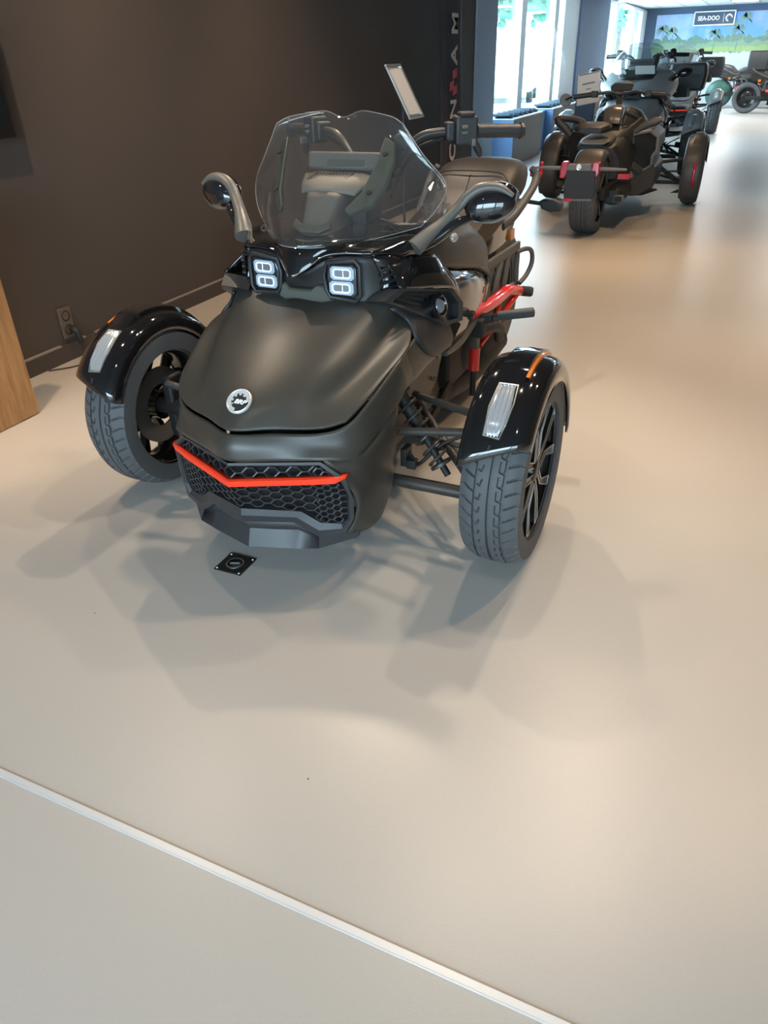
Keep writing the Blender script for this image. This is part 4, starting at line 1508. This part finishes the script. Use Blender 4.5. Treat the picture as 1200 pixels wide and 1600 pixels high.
    for y, w, z0, z1 in ((.80, .15, .56, .70), (1.0, .19, .56, .68), (1.25, .205, .555, .72), (1.5, .195, .57, .78), (1.75, .155, .64, .80), (2.0, .09, .735, .81)):
        tl.append([(-w, y, z1 - .02), (-w * .95, y, z0 + .05), (-w * .6, y, z0), (w * .6, y, z0), (w * .95, y, z0 + .05), (w, y, z1 - .02), (w * .8, y, z1), (-w * .8, y, z1)])
    cols = [cr_line([r[j] for r in tl], 4) for j in range(8)]
    MB().loft([[cols[j][i] for j in range(8)] for i in range(len(cols[0]))]).build('tail', mat('tail_gloss_brown', (.030, .024, .020), .18, coat=.6) if 'tgb' not in MT else MT['tgb'], root, sharp=40)
    for s in (-1, 1):
        gh = [(.185, 1.34, .690), (.215, 1.42, .715), (.240, 1.55, .775), (.250, 1.63, .820), (.242, 1.665, .855), (.222, 1.655, .880)]
        MB().tube(sx(gh, s), [.026, .022, .018, .018, .018, .012], 12, smooth=5, flat=1.0).build('grab_handle', MT['framegrey'], root)
        # turn signal stalk at the tail
        ts = MB().tube(sx([(.04, 1.93, .70), (.10, 2.0, .688), (.20, 2.01, .676)], s), .010, 8).build('rear_signal_stalk', MT['plastic'], root)
        MB().prism(sx([(.185, 1.98, .688), (.215, 1.98, .702), (.27, 1.98, .698), (.308, 1.98, .680), (.298, 1.98, .645), (.25, 1.98, .640), (.205, 1.98, .656)], s), (0, .06, 0)).build('rear_signal', MT['plastic'], ts, bevel=.010, bseg=3)
        MB().box((s * .193, 1.50, .625), (.016, .06, .045)).build('side_reflector', MT['amber'], root, bevel=.004)
        # grey frame panel with openings, rack loop, red tubes
        def pp(y, z):
            return (s * .262, y, z)
        fp = MB()
        fp.bar(pp(.92, .62), pp(1.38, .608), .016, .036, (0, 0, 1))
        fp.bar(pp(.90, .625), pp(.96, .47), .016, .05, (0, 1, 0))
        fp.bar(pp(1.12, .60), pp(1.02, .47), .016, .035, (0, 1, 0))
        fp.bar(pp(1.22, .60), pp(1.16, .45), .016, .035, (0, 1, 0))
        fp.bar(pp(1.37, .60), pp(1.36, .44), .016, .03, (0, 1, 0))
        fp.bar(pp(.93, .475), pp(1.38, .44), .016, .035, (0, 0, 1))
        fp.build('frame_panel', MT['framegrey'], root, bevel=.005)
        MB().tube(sx([(.262, 1.34, .585), (.290, 1.40, .59), (.302, 1.45, .57), (.305, 1.46, .52), (.295, 1.42, .475), (.280, 1.36, .45)], s), .010, 10, smooth=4).build('side_loop', MT['framegrey'], root)
        MB().tube(sx([(.300, .62, .520), (.298, .85, .495), (.288, 1.05, .475), (.286, 1.16, .470), (.288, 1.33, .425)], s), [.022, .024, .024, .024, .022], 16, smooth=4).build('red_frame_tube', MT['red'], root)
        MB().tube(sx([(.292, 1.33, .43), (.285, 1.18, .40), (.275, 1.02, .36), (.265, .85, .33)], s), .013, 12).build('red_frame_tube', MT['red'], root)
        MB().tube(sx([(.285, 1.05, .46), (.275, 1.0, .37)], s), .012, 12).build('red_frame_tube', MT['red'], root)
        MB().lathe([(0, .03), (.018, .03), (.022, .02), (.022, -.02)], (s * .31, 1.37, .415), 'x', 14).build('frame_bolt', MT['dark'], root)
        MB().box((s * .30, .70, .435), (.02, .045, .15), Matrix.Rotation(R(-4), 3, 'X')).build('frame_strap', MT['bracket'], root, bevel=.004)
        MB().tube(sx([(.300, .69, .375), (.300, .685, .29)], s), .020, 14).build('red_frame_tube', MT['red'], root)
        MB().tube(sx([(.300, .685, .29), (.300, .68, .19)], s), .012, 10).build('frame_stay', MT['dark'], root)
        MB().tube(sx([(.27, .50, .30), (.275, .30, .24)], s), .012, 10).build('frame_stay', MT['dark'], root)
        pg_ = MB().bar((s * .355, .705, .492), (s * .505, .735, .515), .040, .022).build('foot_peg', MT['plastic'], root, bevel=.006)
        MB().bar((s * .375, .705, .508), (s * .500, .730, .528), .034, .010).build('peg_rubber', MT['rubber'], pg_, bevel=.003)
        MB().bar((s * .27, .70, .475), (s * .36, .705, .492), .035, .035).box((s * .31, .68, .46), (.06, .06, .07)).build('peg_mount', MT['dark'], root, bevel=.008)
        MB().tube(sx([(.29, .76, .42), (.31, .95, .38), (.29, 1.05, .30)], s), .022, 12, smooth=4).build('engine_hose', MT['dark'], root)
    eg = MB()
    eg.lathe([(0, .02), (.09, .02), (.11, 0), (.12, -.05), (.12, -.2)], (.235, .85, .34), 'x', 32)
    eg.box((.12, .75, .38), (.22, .3, .3))
    eg.build('engine', MT['dark'], root, bevel=.012)
    return root


MT['gb'] = mat('grille_back_dark', (.010, .008, .010), .6)  # near-black sheet behind the honeycomb
MT['spb'] = mat('side_plate_brown', (.045, .026, .022), .4)
MT['tgb'] = mat('tail_gloss_brown', (.030, .024, .020), .18, coat=.6)
TRIKE = build_trike((-1.10965, 1.87341, 0), 'large satin black three-wheeled motorcycle with red grille strip, in front')

# crumpled clear film wrapped beside the right mirror
rnd = random.Random(3)
m = MB()
rows = []
for i in range(13):
    t = i / 12
    c = Vector((.165 + .07 * t, .50 + .03 * t, .930 - .06 * t))
    row = []
    for j in range(14):
        a = 2 * math.pi * j / 14
        r = (.03 + .03 * math.sin(math.pi * min(1, t * 1.15))) * (1 + .28 * rnd.uniform(-1, 1))
        row.append(c + Vector((.25 * r * math.sin(a), r * math.cos(a), r * math.sin(a))))
    rows.append(row)
m.grid(rows, closed=True)
bag = m.build('plastic_film', MT['bag'], None, sharp=10)
bag.location = (-1.10965, 1.87341, 0)
tag(bag, 'crumpled clear plastic film beside the right mirror', 'plastic film')

# ================================================================== the smaller three-wheeler seen from behind
MR_skin = mat('matte_grey_brown_cover', (.055, .051, .049), .42)
MR_dark = mat('matte_black_cover', (.020, .020, .021), .5)
MR_tank = mat('satin_tank_cover', (.085, .074, .065), .3)
MR_grey = mat('light_grey_trim', (.16, .155, .15), .45)


def build_small_trike(loc):
    root = thing('small_three_wheeled_motorcycle', loc, 'small black three-wheeler seen from behind, two red tail lamps', 'three-wheeler')
    # rear wheel
    rw = tyre_mesh(.295, .205, 200, 34, 1, True).build('rear_tyre', MT['rubber'], root, merge=False)
    rw.location = (0, 0, .295)
    rim = MB().lathe([(0, -.05), (.05, -.06), (.06, -.03), (.18, -.05), (.20, -.09), (.205, -.095), (.19, 0), (.205, .095), (.20, .09), (.18, .05), (.06, .03), (.05, .08), (0, .08)], (0, 0, 0), 'x', 40).build('rear_rim', MT['rim'], root)
    rim.location = (0, 0, .295)
    sp_ = MB()
    for k in range(6):
        a = k * math.pi / 3
        sp_.bar((.075, .04 * math.cos(a), .04 * math.sin(a)), (.085, .19 * math.cos(a), .19 * math.sin(a)), .03, .02, (1, 0, 0))
    sp_.build('rear_spoke', MT['steel'], rim)
    # rear fender hump with licence plate holder and lamps
    rows = []
    for i in range(17):
        a = R(18 + 120 * i / 16)
        rows.append([(x, -r * math.cos(a), .295 + r * math.sin(a)) for x, r in ((-.115, .285), (-.112, .325), (-.085, .342), (0, .348), (.085, .342), (.112, .325), (.115, .285))])
    MB().grid(cr_grid(rows, 3, 1)).build('rear_fender', MR_skin, root, solid=.006, soff=0)
    MB().prism([(-.135, -.33, .52), (.085, -.33, .52), (.105, -.335, .36), (.080, -.34, .315), (-.135, -.34, .300), (-.150, -.335, .40)], (0, .02, 0)).build('plate_holder', MR_dark, root, bevel=.004)
    MB().bar((-.15, -.345, .302), (.085, -.345, .312), .012, .014).build('holder_edge', MR_grey, root)
    MB().box((-.105, -.352, .306), (.07, .008, .024)).build('holder_sticker', MT['reddark'], root)
    m = MB()
    m.prism([(-.14, -.30, .562), (.045, -.30, .565), (.06, -.30, .50), (-.02, -.315, .478), (-.10, -.315, .476), (-.15, -.30, .50)], (0, .06, .0))
    tb = m.build('tail_bracket', MR_grey, root, bevel=.008)
    MB().lathe([(0, .004), (.018, .004), (.022, 0)], (-.048, -.305, .545), 'y', 20, ).build('round_badge', MT['silver'], tb)
    MB().bar((-.10, -.318, .462), (.02, -.318, .466), .012, .028).build('tail_reflector', MT['reddark'], root, bevel=.003)
    for s, x in ((-1, -.165), (1, .080)):
        MB().prism([(x - .025, -.29, .575), (x + .028, -.29, .58), (x + .034, -.30, .50), (x + .010, -.305, .458), (x - .030, -.305, .458), (x - .034, -.30, .50)], (0, .07, 0)).build('tail_lamp', MT['reddark'], root, bevel=.008)
        ex = -.433 if s < 0 else .317
        MB().tube([(x + s * .02, -.26, .528), (ex * .7, -.26, .528), (ex, -.26, .528)], [.016, .013, .009], 10).build('signal_bar', MR_grey, root)
        MB().bar((ex * .80, -.268, .478), (ex * .80 + s * .10, -.268, .480), .012, .040).build('rear_reflector', MT['reddark'], root, bevel=.004)
    MB().bar((-.355, -.262, .48), (-.355, -.262, .57), .03, .012, (0, 1, 0)).build('side_lamp', MT['reddark'], root, bevel=.004)
    # swing arm and muffler
    MB().bar((.10, .0, .30), (.16, .75, .34), .05, .09).bar((-.10, .0, .30), (-.15, .75, .34), .05, .09).build('swing_arm', MR_dark, root, bevel=.01)
    mf = MB().loft([[(.10 + .09 * math.cos(2 * math.pi * k / 16) * w, y, .25 + .07 * math.sin(2 * math.pi * k / 16) * w + .01) for k in range(16)] for y, w in ((.18, .75), (.22, 1.0), (.60, 1.15), (.9, .8))]).build('muffler', MR_dark, root, sharp=60)
    mf.location = (.06, 0, 0)
    MB().bar((.16, .155, .25), (.16, .20, .25), .085, .055).build('muffler_outlet', MR_grey, mf, bevel=.006)
    MB().bar((.16, .150, .25), (.16, .156, .25), .065, .038).build('outlet_hole', MT['dark'], mf)
    # main body
    secs = []
    for y, w, z0, z1 in ((.35, .17, .38, .62), (.55, .22, .26, .66), (.85, .26, .18, .72), (1.15, .27, .17, .80), (1.5, .25, .17, .74), (1.85, .20, .2, .58), (2.05, .12, .26, .44)):
        secs.append([(-w, y, z0 + .08), (-w * .8, y, z0), (w * .8, y, z0), (w, y, z0 + .08), (w * .95, y, z1 - .1), (w * .55, y, z1), (-w * .55, y, z1), (-w * .95, y, z1 - .1)])
    cols = [cr_line([r[j] for r in secs], 3) for j in range(8)]
    MB().loft([[cols[j][i] for j in range(8)] for i in range(len(cols[0]))]).build('body', MR_dark, root, sharp=50)
    # seat and the pad behind it
    def pad(nm, secs2, m):
        rings = []
        for y, xc, w, z0, z1 in secs2:
            rings.append([(xc + w * math.copysign(abs(math.cos(2 * math.pi * k / 16)) ** .6, math.cos(2 * math.pi * k / 16)), y, (z0 + z1) / 2 + (z1 - z0) / 2 * math.copysign(abs(math.sin(2 * math.pi * k / 16)) ** .6, math.sin(2 * math.pi * k / 16))) for k in range(16)])
        return MB().loft(rings).build(nm, m, root, sharp=60)
    pad('seat', [(.36, -.07, .12, .56, .64), (.42, -.07, .15, .56, .665), (.6, -.07, .16, .58, .69), (.75, -.06, .15, .60, .70), (.9, -.05, .11, .62, .72)], MR_dark)
    pad('seat_plate', [(.34, -.07, .10, .645, .662), (.40, -.07, .125, .655, .675), (.48, -.07, .12, .665, .685)], MR_grey)
    pad('seat_back', [(.38, -.12, .10, .73, .77), (.46, -.12, .15, .72, .79), (.56, -.12, .16, .72, .80), (.64, -.12, .12, .73, .80)], MR_dark)
    # carriers on both sides of the seat
    MB().tube([(-.30, .50, .70), (-.36, .50, .76), (-.43, .50, .82), (-.34, .55, .825), (-.24, .60, .80), (-.18, .55, .75)], [.03, .034, .03, .026, .03, .03], 10, smooth=4).build('carrier', MR_dark, root)
    MB().tube([(.22, .62, .72), (.27, .62, .755), (.33, .62, .785), (.38, .62, .80), (.43, .62, .82)], [.022, .028, .032, .034, .022], 10, smooth=4).build('carrier', MR_skin, root)
    # tank cover: narrow satin front face with dark wings
    tk = [[(-.095, .90, .755), (-.03, .88, .765), (.05, .89, .76)], [(-.11, .93, .81), (-.035, .905, .82), (.055, .92, .815)], [(-.12, 1.00, .872), (-.04, .98, .885), (.048, .99, .877)], [(-.115, 1.16, .895), (-.05, 1.16, .905), (.03, 1.16, .897)]]
    MB().grid(cr_grid(tk, 5, 4)).build('tank_cover', MR_tank, root, solid=.012, soff=0)
    for s, x0, k in ((-1, -.112, .45), (1, .052, 1.0)):
        wg = [[(x0, .94, .75), (x0 + s * .09 * k, .98, .70), (x0 + s * .16 * k, 1.02, .62)], [(x0 + s * .005, 1.0, .845), (x0 + s * .13 * k, 1.04, .79), (x0 + s * .20 * k, 1.10, .69)], [(x0, 1.12, .885), (x0 + s * .13 * k, 1.16, .84), (x0 + s * .20 * k, 1.22, .75)], [(x0, 1.4, .88), (x0 + s * .11 * k, 1.4, .83), (x0 + s * .17 * k, 1.4, .73)]]
        MB().grid(cr_grid(wg, 4, 4)).build('tank_wing', MR_dark, root, solid=.012, soff=0)
        MB().tube([(x0 + s * .01, .975, .86), (x0 + s * .13 * k, 1.02, .805), (x0 + s * .205 * k, 1.07, .71)], .010, 8, smooth=4).build('wing_edge', MR_skin, root)
    # slanting frame members and side pod
    MB().bar((-.02, .50, .62), (.20, .62, .43), .022, .03).bar((.20, .62, .43), (.25, .66, .36), .022, .03).build('frame_member', MR_grey, root, bevel=.006)
    for q0, q1, hh in (((.06, .62, .64), (.24, .86, .80), .05), ((.23, .66, .46), (.30, .74, .40), .06)):
        MB().bar(q0, q1, .03, hh).build('frame_member', MR_skin, root, bevel=.008)
    pod = [(.19, .74, .70), (.33, .80, .72), (.40, .85, .67), (.41, .86, .56), (.37, .86, .52), (.385, .86, .44), (.42, .88, .40), (.41, .88, .24), (.30, .74, .19), (.20, .66, .22), (.21, .68, .40)]
    MB().prism(pod, (-.02, .75, 0)).build('side_pod', MR_dark, root, bevel=.02)
    ol = [(.20, .735, .695), (.33, .795, .718), (.395, .845, .665), (.405, .855, .56), (.372, .855, .515), (.372, .855, .44), (.33, .80, .405), (.235, .69, .40)]
    MB().tube(ol, .014, 8, closed=False).build('pod_edge', MR_grey, root)
    MB().prism([(.19, .655, .38), (.24, .68, .42), (.33, .78, .40), (.38, .84, .44), (.42, .875, .40), (.41, .87, .26), (.30, .72, .20), (.20, .64, .22)], (0, -.012, 0)).build('pod_lower_panel', MR_skin, root, bevel=.008)
    MB().prism([(.25, .66, .218), (.44, .98, .228), (.45, 1.0, .21), (.34, .80, .19), (.25, .68, .20)], (-.08, .05, 0)).build('foot_board', MR_dark, root, bevel=.006)
    podl = [(-x, y, z) for x, y, z in pod]
    MB().prism(podl, (.02, .75, 0)).build('side_pod', MR_dark, root, bevel=.02)
    # front suspension and covered wheels
    for s in (-1, 1):
        for p0, p1, r in (((.30, 1.58, .375), (.62, 1.70, .405), .016), ((.30, 1.58, .205), (.62, 1.70, .190), .018), ((.34, 1.60, .36), (.56, 1.69, .20), .022), ((.28, 1.9, .25), (.6, 1.72, .2), .016), ((.30, 1.55, .30), (.60, 1.66, .30), .008)):
            MB().tube(sx([p0, p1], s), r, 10).build('front_arm', MR_dark, root)
        if s > 0:
            ft = first.copy()
            C.objects.link(ft)
            ft.parent = root
        else:
            ft = first = tyre_mesh(.290, .150, 160, 34, 1, False).build('front_tyre', MT['rubber'], root)
        ft.location = (s * .69, 1.70, .290)
        fr_ = MB().lathe([(0, s * .05), (.05, s * .05), (.06, s * .02), (.17, s * .045), (.20, s * .068), (.205, s * .06), (.19, 0), (.2, -s * .06)], (0, 0, 0), 'x', 36).build('front_rim', MR_skin, root)
        fr_.location = (s * .69, 1.70, .290)
        rows = []
        for i in range(25):
            a = R(-42 + 210 * i / 24)
            rows.append([(s * x, -r * math.cos(a), r * math.sin(a)) for x, r in ((-.085, .25), (-.088, .305), (-.07, .322), (-.02, .328), (.03, .328), (.075, .318), (.088, .30), (.088, .27))])
        fo = MB().grid(cr_grid(rows, 2, 1)).build('front_fender', MR_skin, root, solid=.006, soff=0)
        fo.location = (s * .69, 1.70, .292)
        rr = []
        for i in range(17):
            a = R(48 + 100 * i / 16)
            e = min(1, i / 3, (16 - i) / 3)
            rr.append([(s * x, -(.325 + h * e) * math.cos(a), (.325 + h * e) * math.sin(a)) for x, h in ((-.04, 0), (-.034, .022), (0, .026), (.034, .022), (.04, 0))])
        MB().grid(rr).build('fender_spine', MR_skin, fo)
        if s > 0:
            q = []
            for i in range(9):
                a = R(-14 + 34 * i / 8)
                q.append([(x, -.336 * math.cos(a), .336 * math.sin(a)) for x in (.012, .036)])
            MB().grid(q).build('fender_reflector', MT['reddark'], fo, solid=.004)
        MB().prism([(s * .52, 1.46, .125), (s * .76, 1.46, .135), (s * .76, 1.44, .16), (s * .60, 1.44, .165)], (0, .03, 0)).build('mud_flap', MR_dark, root)
    # handlebar, mirror, dash
    hb = [(-.45, 1.18, .965), (-.36, 1.19, .975), (-.26, 1.20, .985), (-.14, 1.22, 1.00), (-.06, 1.25, .985), (.02, 1.25, .985), (.12, 1.22, 1.00), (.22, 1.20, .985), (.30, 1.19, .980), (.385, 1.18, .970)]
    h = MB().tube(hb, .013, 10, smooth=4).build('handlebar', MT['bar'], root)
    for a, b_ in ((hb[0], hb[2]), (hb[-1], hb[-3])):
        MB().tube([a, b_], .021, 12).build('hand_grip', MT['plastic'], h)
        MB().box(b_, (.06, .05, .055)).build('switch_housing', MT['plastic'], h, bevel=.008)
    ms = MB().tube([(-.46, 1.18, .965), (-.50, 1.19, .955), (-.522, 1.20, .94)], .008, 8).build('bar_end_mirror_arm', MT['dark'], root)
    MB().lathe([(0, -.010), (.050, -.010), (.056, -.004), (.056, .012), (.04, .02), (0, .02)], (-.528, 1.22, .938), 'y', 32).build('bar_end_mirror', MR_grey, root)
    MB().prism([(-.13, 1.30, 1.00), (.055, 1.30, 1.005), (.065, 1.30, 1.05), (.04, 1.32, 1.07), (-.11, 1.32, 1.065), (-.14, 1.30, 1.045)], (0, .05, .01)).build('dash_display', MR_dark, root, bevel=.008)
    MB().bar((-.04, 1.26, .90), (-.04, 1.30, 1.01), .05, .05).build('dash_stem', MT['dark'], root)
    return root


build_small_trike((-1.19, 6.75, 0))

# ------------------------------------------------------------------ price sheet on a post beside the smaller machine
sh_ = thing('price_sheet_stand', (-1.72, 8.95, 0), 'white price sheet on a dark post behind the round mirror', 'sign stand')
MB().box((0, 0, .44), (.20, .05, .88)).build('post', mat('slate_post', (.05, .075, .13), .5), sh_, bevel=.004)
MB().box((0, 0, .01), (.30, .30, .02)).build('base', MT['dark'], sh_)
rmx = Matrix.Rotation(R(-32), 3, 'X')
MB().box((.02, -.01, 1.00), (.23, .012, .33), Matrix.Rotation(R(-10), 3, 'Y') @ rmx).build('sheet', M_card, sh_)
ln = MB()
for z, w, t in ((.155, .21, .014), (.05, .13, .018), (-.01, .05, .010), (-.05, .17, .005), (-.07, .17, .005)):
    ln.box(Vector((.02, -.01, 1.0)) + Matrix.Rotation(R(-10), 3, 'Y') @ rmx @ Vector((0, -.0065, z)), (w, .002, t), Matrix.Rotation(R(-10), 3, 'Y') @ rmx)
ln.build('print', mat('sheet_print', (.28, .29, .36), .6), sh_)


# ------------------------------------------------------------------ further machines of the row, built like the first one
def recolour(o, table):
    for sl in o.material_slots:
        if sl.material and sl.material.name in table:
            new = table[sl.material.name]
            sl.link = 'OBJECT'
            sl.material = new
    for ch in o.children:
        recolour(ch, table)


G1 = mat('silver_grey_paint', (.34, .35, .365), .4)
G1b = mat('silver_grey_fender', (.30, .31, .32), .3)
G2 = mat('graphite_paint', (.15, .147, .147), .4)
G3 = mat('anthracite_paint', (.035, .037, .042), .35)


def top_case(root, x, y, z, w, h, d):
    m = MB()
    m.prism([(x - w / 2, y, z - h / 2), (x + w / 2 * .9, y, z - h / 2), (x + w / 2, y, z + h * .1), (x + w / 2 * .92, y, z + h / 2), (x - w / 2 * .85, y, z + h / 2), (x - w / 2, y, z + h * .1)], (0, d, 0))
    o = m.build('top_case', MT['plastic'], root, bevel=.03, bseg=3)
    MB().box((x, y - .003, z + .02), (w * .62, .012, .018)).build('case_slot', MT['dark'], o)
    m = MB()
    m.bar((x, y + d * .5, z - h * .5), (x, y - .3, .72), .12, .12)
    m.build('case_carrier', MT['dark'], root)
    return o


def touring_fairing(root, paint):
    """broad nose shell, visor and taller screen of the touring machines"""
    F = [[(0, -.16, .79), (.14, -.13, .80), (.27, -.02, .79), (.33, .12, .76), (.345, .30, .72)],
         [(0, -.05, .86), (.16, -.02, .86), (.30, .08, .85), (.37, .20, .82), (.375, .40, .77)],
         [(0, .10, .93), (.16, .12, .93), (.30, .20, .92), (.38, .30, .89), (.385, .50, .84)],
         [(0, .24, .985), (.15, .26, .985), (.27, .31, .975), (.35, .39, .94), (.36, .56, .88)]]
    f = MB().grid(cr_grid(mirror_rows(F), 4, 4)).build('touring_fairing', paint, root, solid=.012, soff=0)
    V = [[(0, -.01, .90), (.10, .0, .90), (.17, .05, .895)], [(0, .10, .955), (.12, .115, .955), (.19, .16, .945)], [(0, .20, .985), (.10, .21, .985), (.16, .25, .98)]]
    MB().grid(cr_grid(mirror_rows(V), 4, 4)).build('visor', MT['plastic'], f, solid=.01, soff=0)
    S = [[(0, .16, .97), (.14, .18, .97), (.26, .27, .96)], [(0, .26, 1.10), (.15, .28, 1.09), (.28, .36, 1.07)], [(0, .36, 1.22), (.12, .37, 1.21), (.20, .42, 1.17)]]
    MB().grid(cr_grid(mirror_rows(S), 4, 4)).build('tall_screen', TALL, f, solid=.005, soff=0)


TALL = glass_mat('hazy_tall_screen', (.80, .86, .90), .05, haze=.12)


def another(loc, rz, label, paint, fend, scale=1.0, case=None):
    t = copy_tree(TRIKE)
    t.name = 'three_wheeled_motorcycle'
    t.location = loc
    t.rotation_euler = (0, 0, rz)
    t.scale = (scale,) * 3
    t['label'] = label
    recolour(t, {'satin_black_paint': paint, 'gloss_black': fend, 'dash_top_plastic': paint})
    if case:
        top_case(t, *case)
        touring_fairing(t, paint)
    return t


another((-1.46, 10.50, 0), 0, 'silver grey three-wheeler with tall windscreen, behind the small black one', G1, G1b, 1.15, (.34, 1.95, .86, .46, .30, .34))
another((-1.55, 16.3, 0), 0, 'graphite three-wheeler with broad grey fender, third in the row', G2, G2, 1.15, (.35, 2.0, .88, .46, .32, .34))
another((1.44, 21.6, 0), R(84), 'dark three-wheeler standing across the row at the far right edge', G3, G3, 1.08, (0, 1.4, 1.0, .5, .36, .4))
GREEN = mat('dark_green_cover', (.035, .10, .075), .3)
t4 = another((.70, 23.7, 0), R(84), 'three-wheeler with dark green wheel cover, standing before the mural', G3, GREEN, 1.08)

MB().lathe([(0, -.135), (.10, -.150), (.24, -.140), (.285, -.11)], (0, 1.709, .303), 'x', 40).build('wheel_cover', GREEN, t4)

# loose paper sheets lying on the machines behind
for (p, s, rx_, rz_, lb) in (((-1.36, 10.52, 1.128), (.22, .24, .002), R(20), R(10), 'white paper sheet lying on the silver grey three-wheeler'),):
    o = MB().box((0, 0, 0), s).build('paper_sheet', M_card)
    o.location = p
    o.rotation_euler = (rx_, 0, rz_)
    tag(o, lb, 'paper')
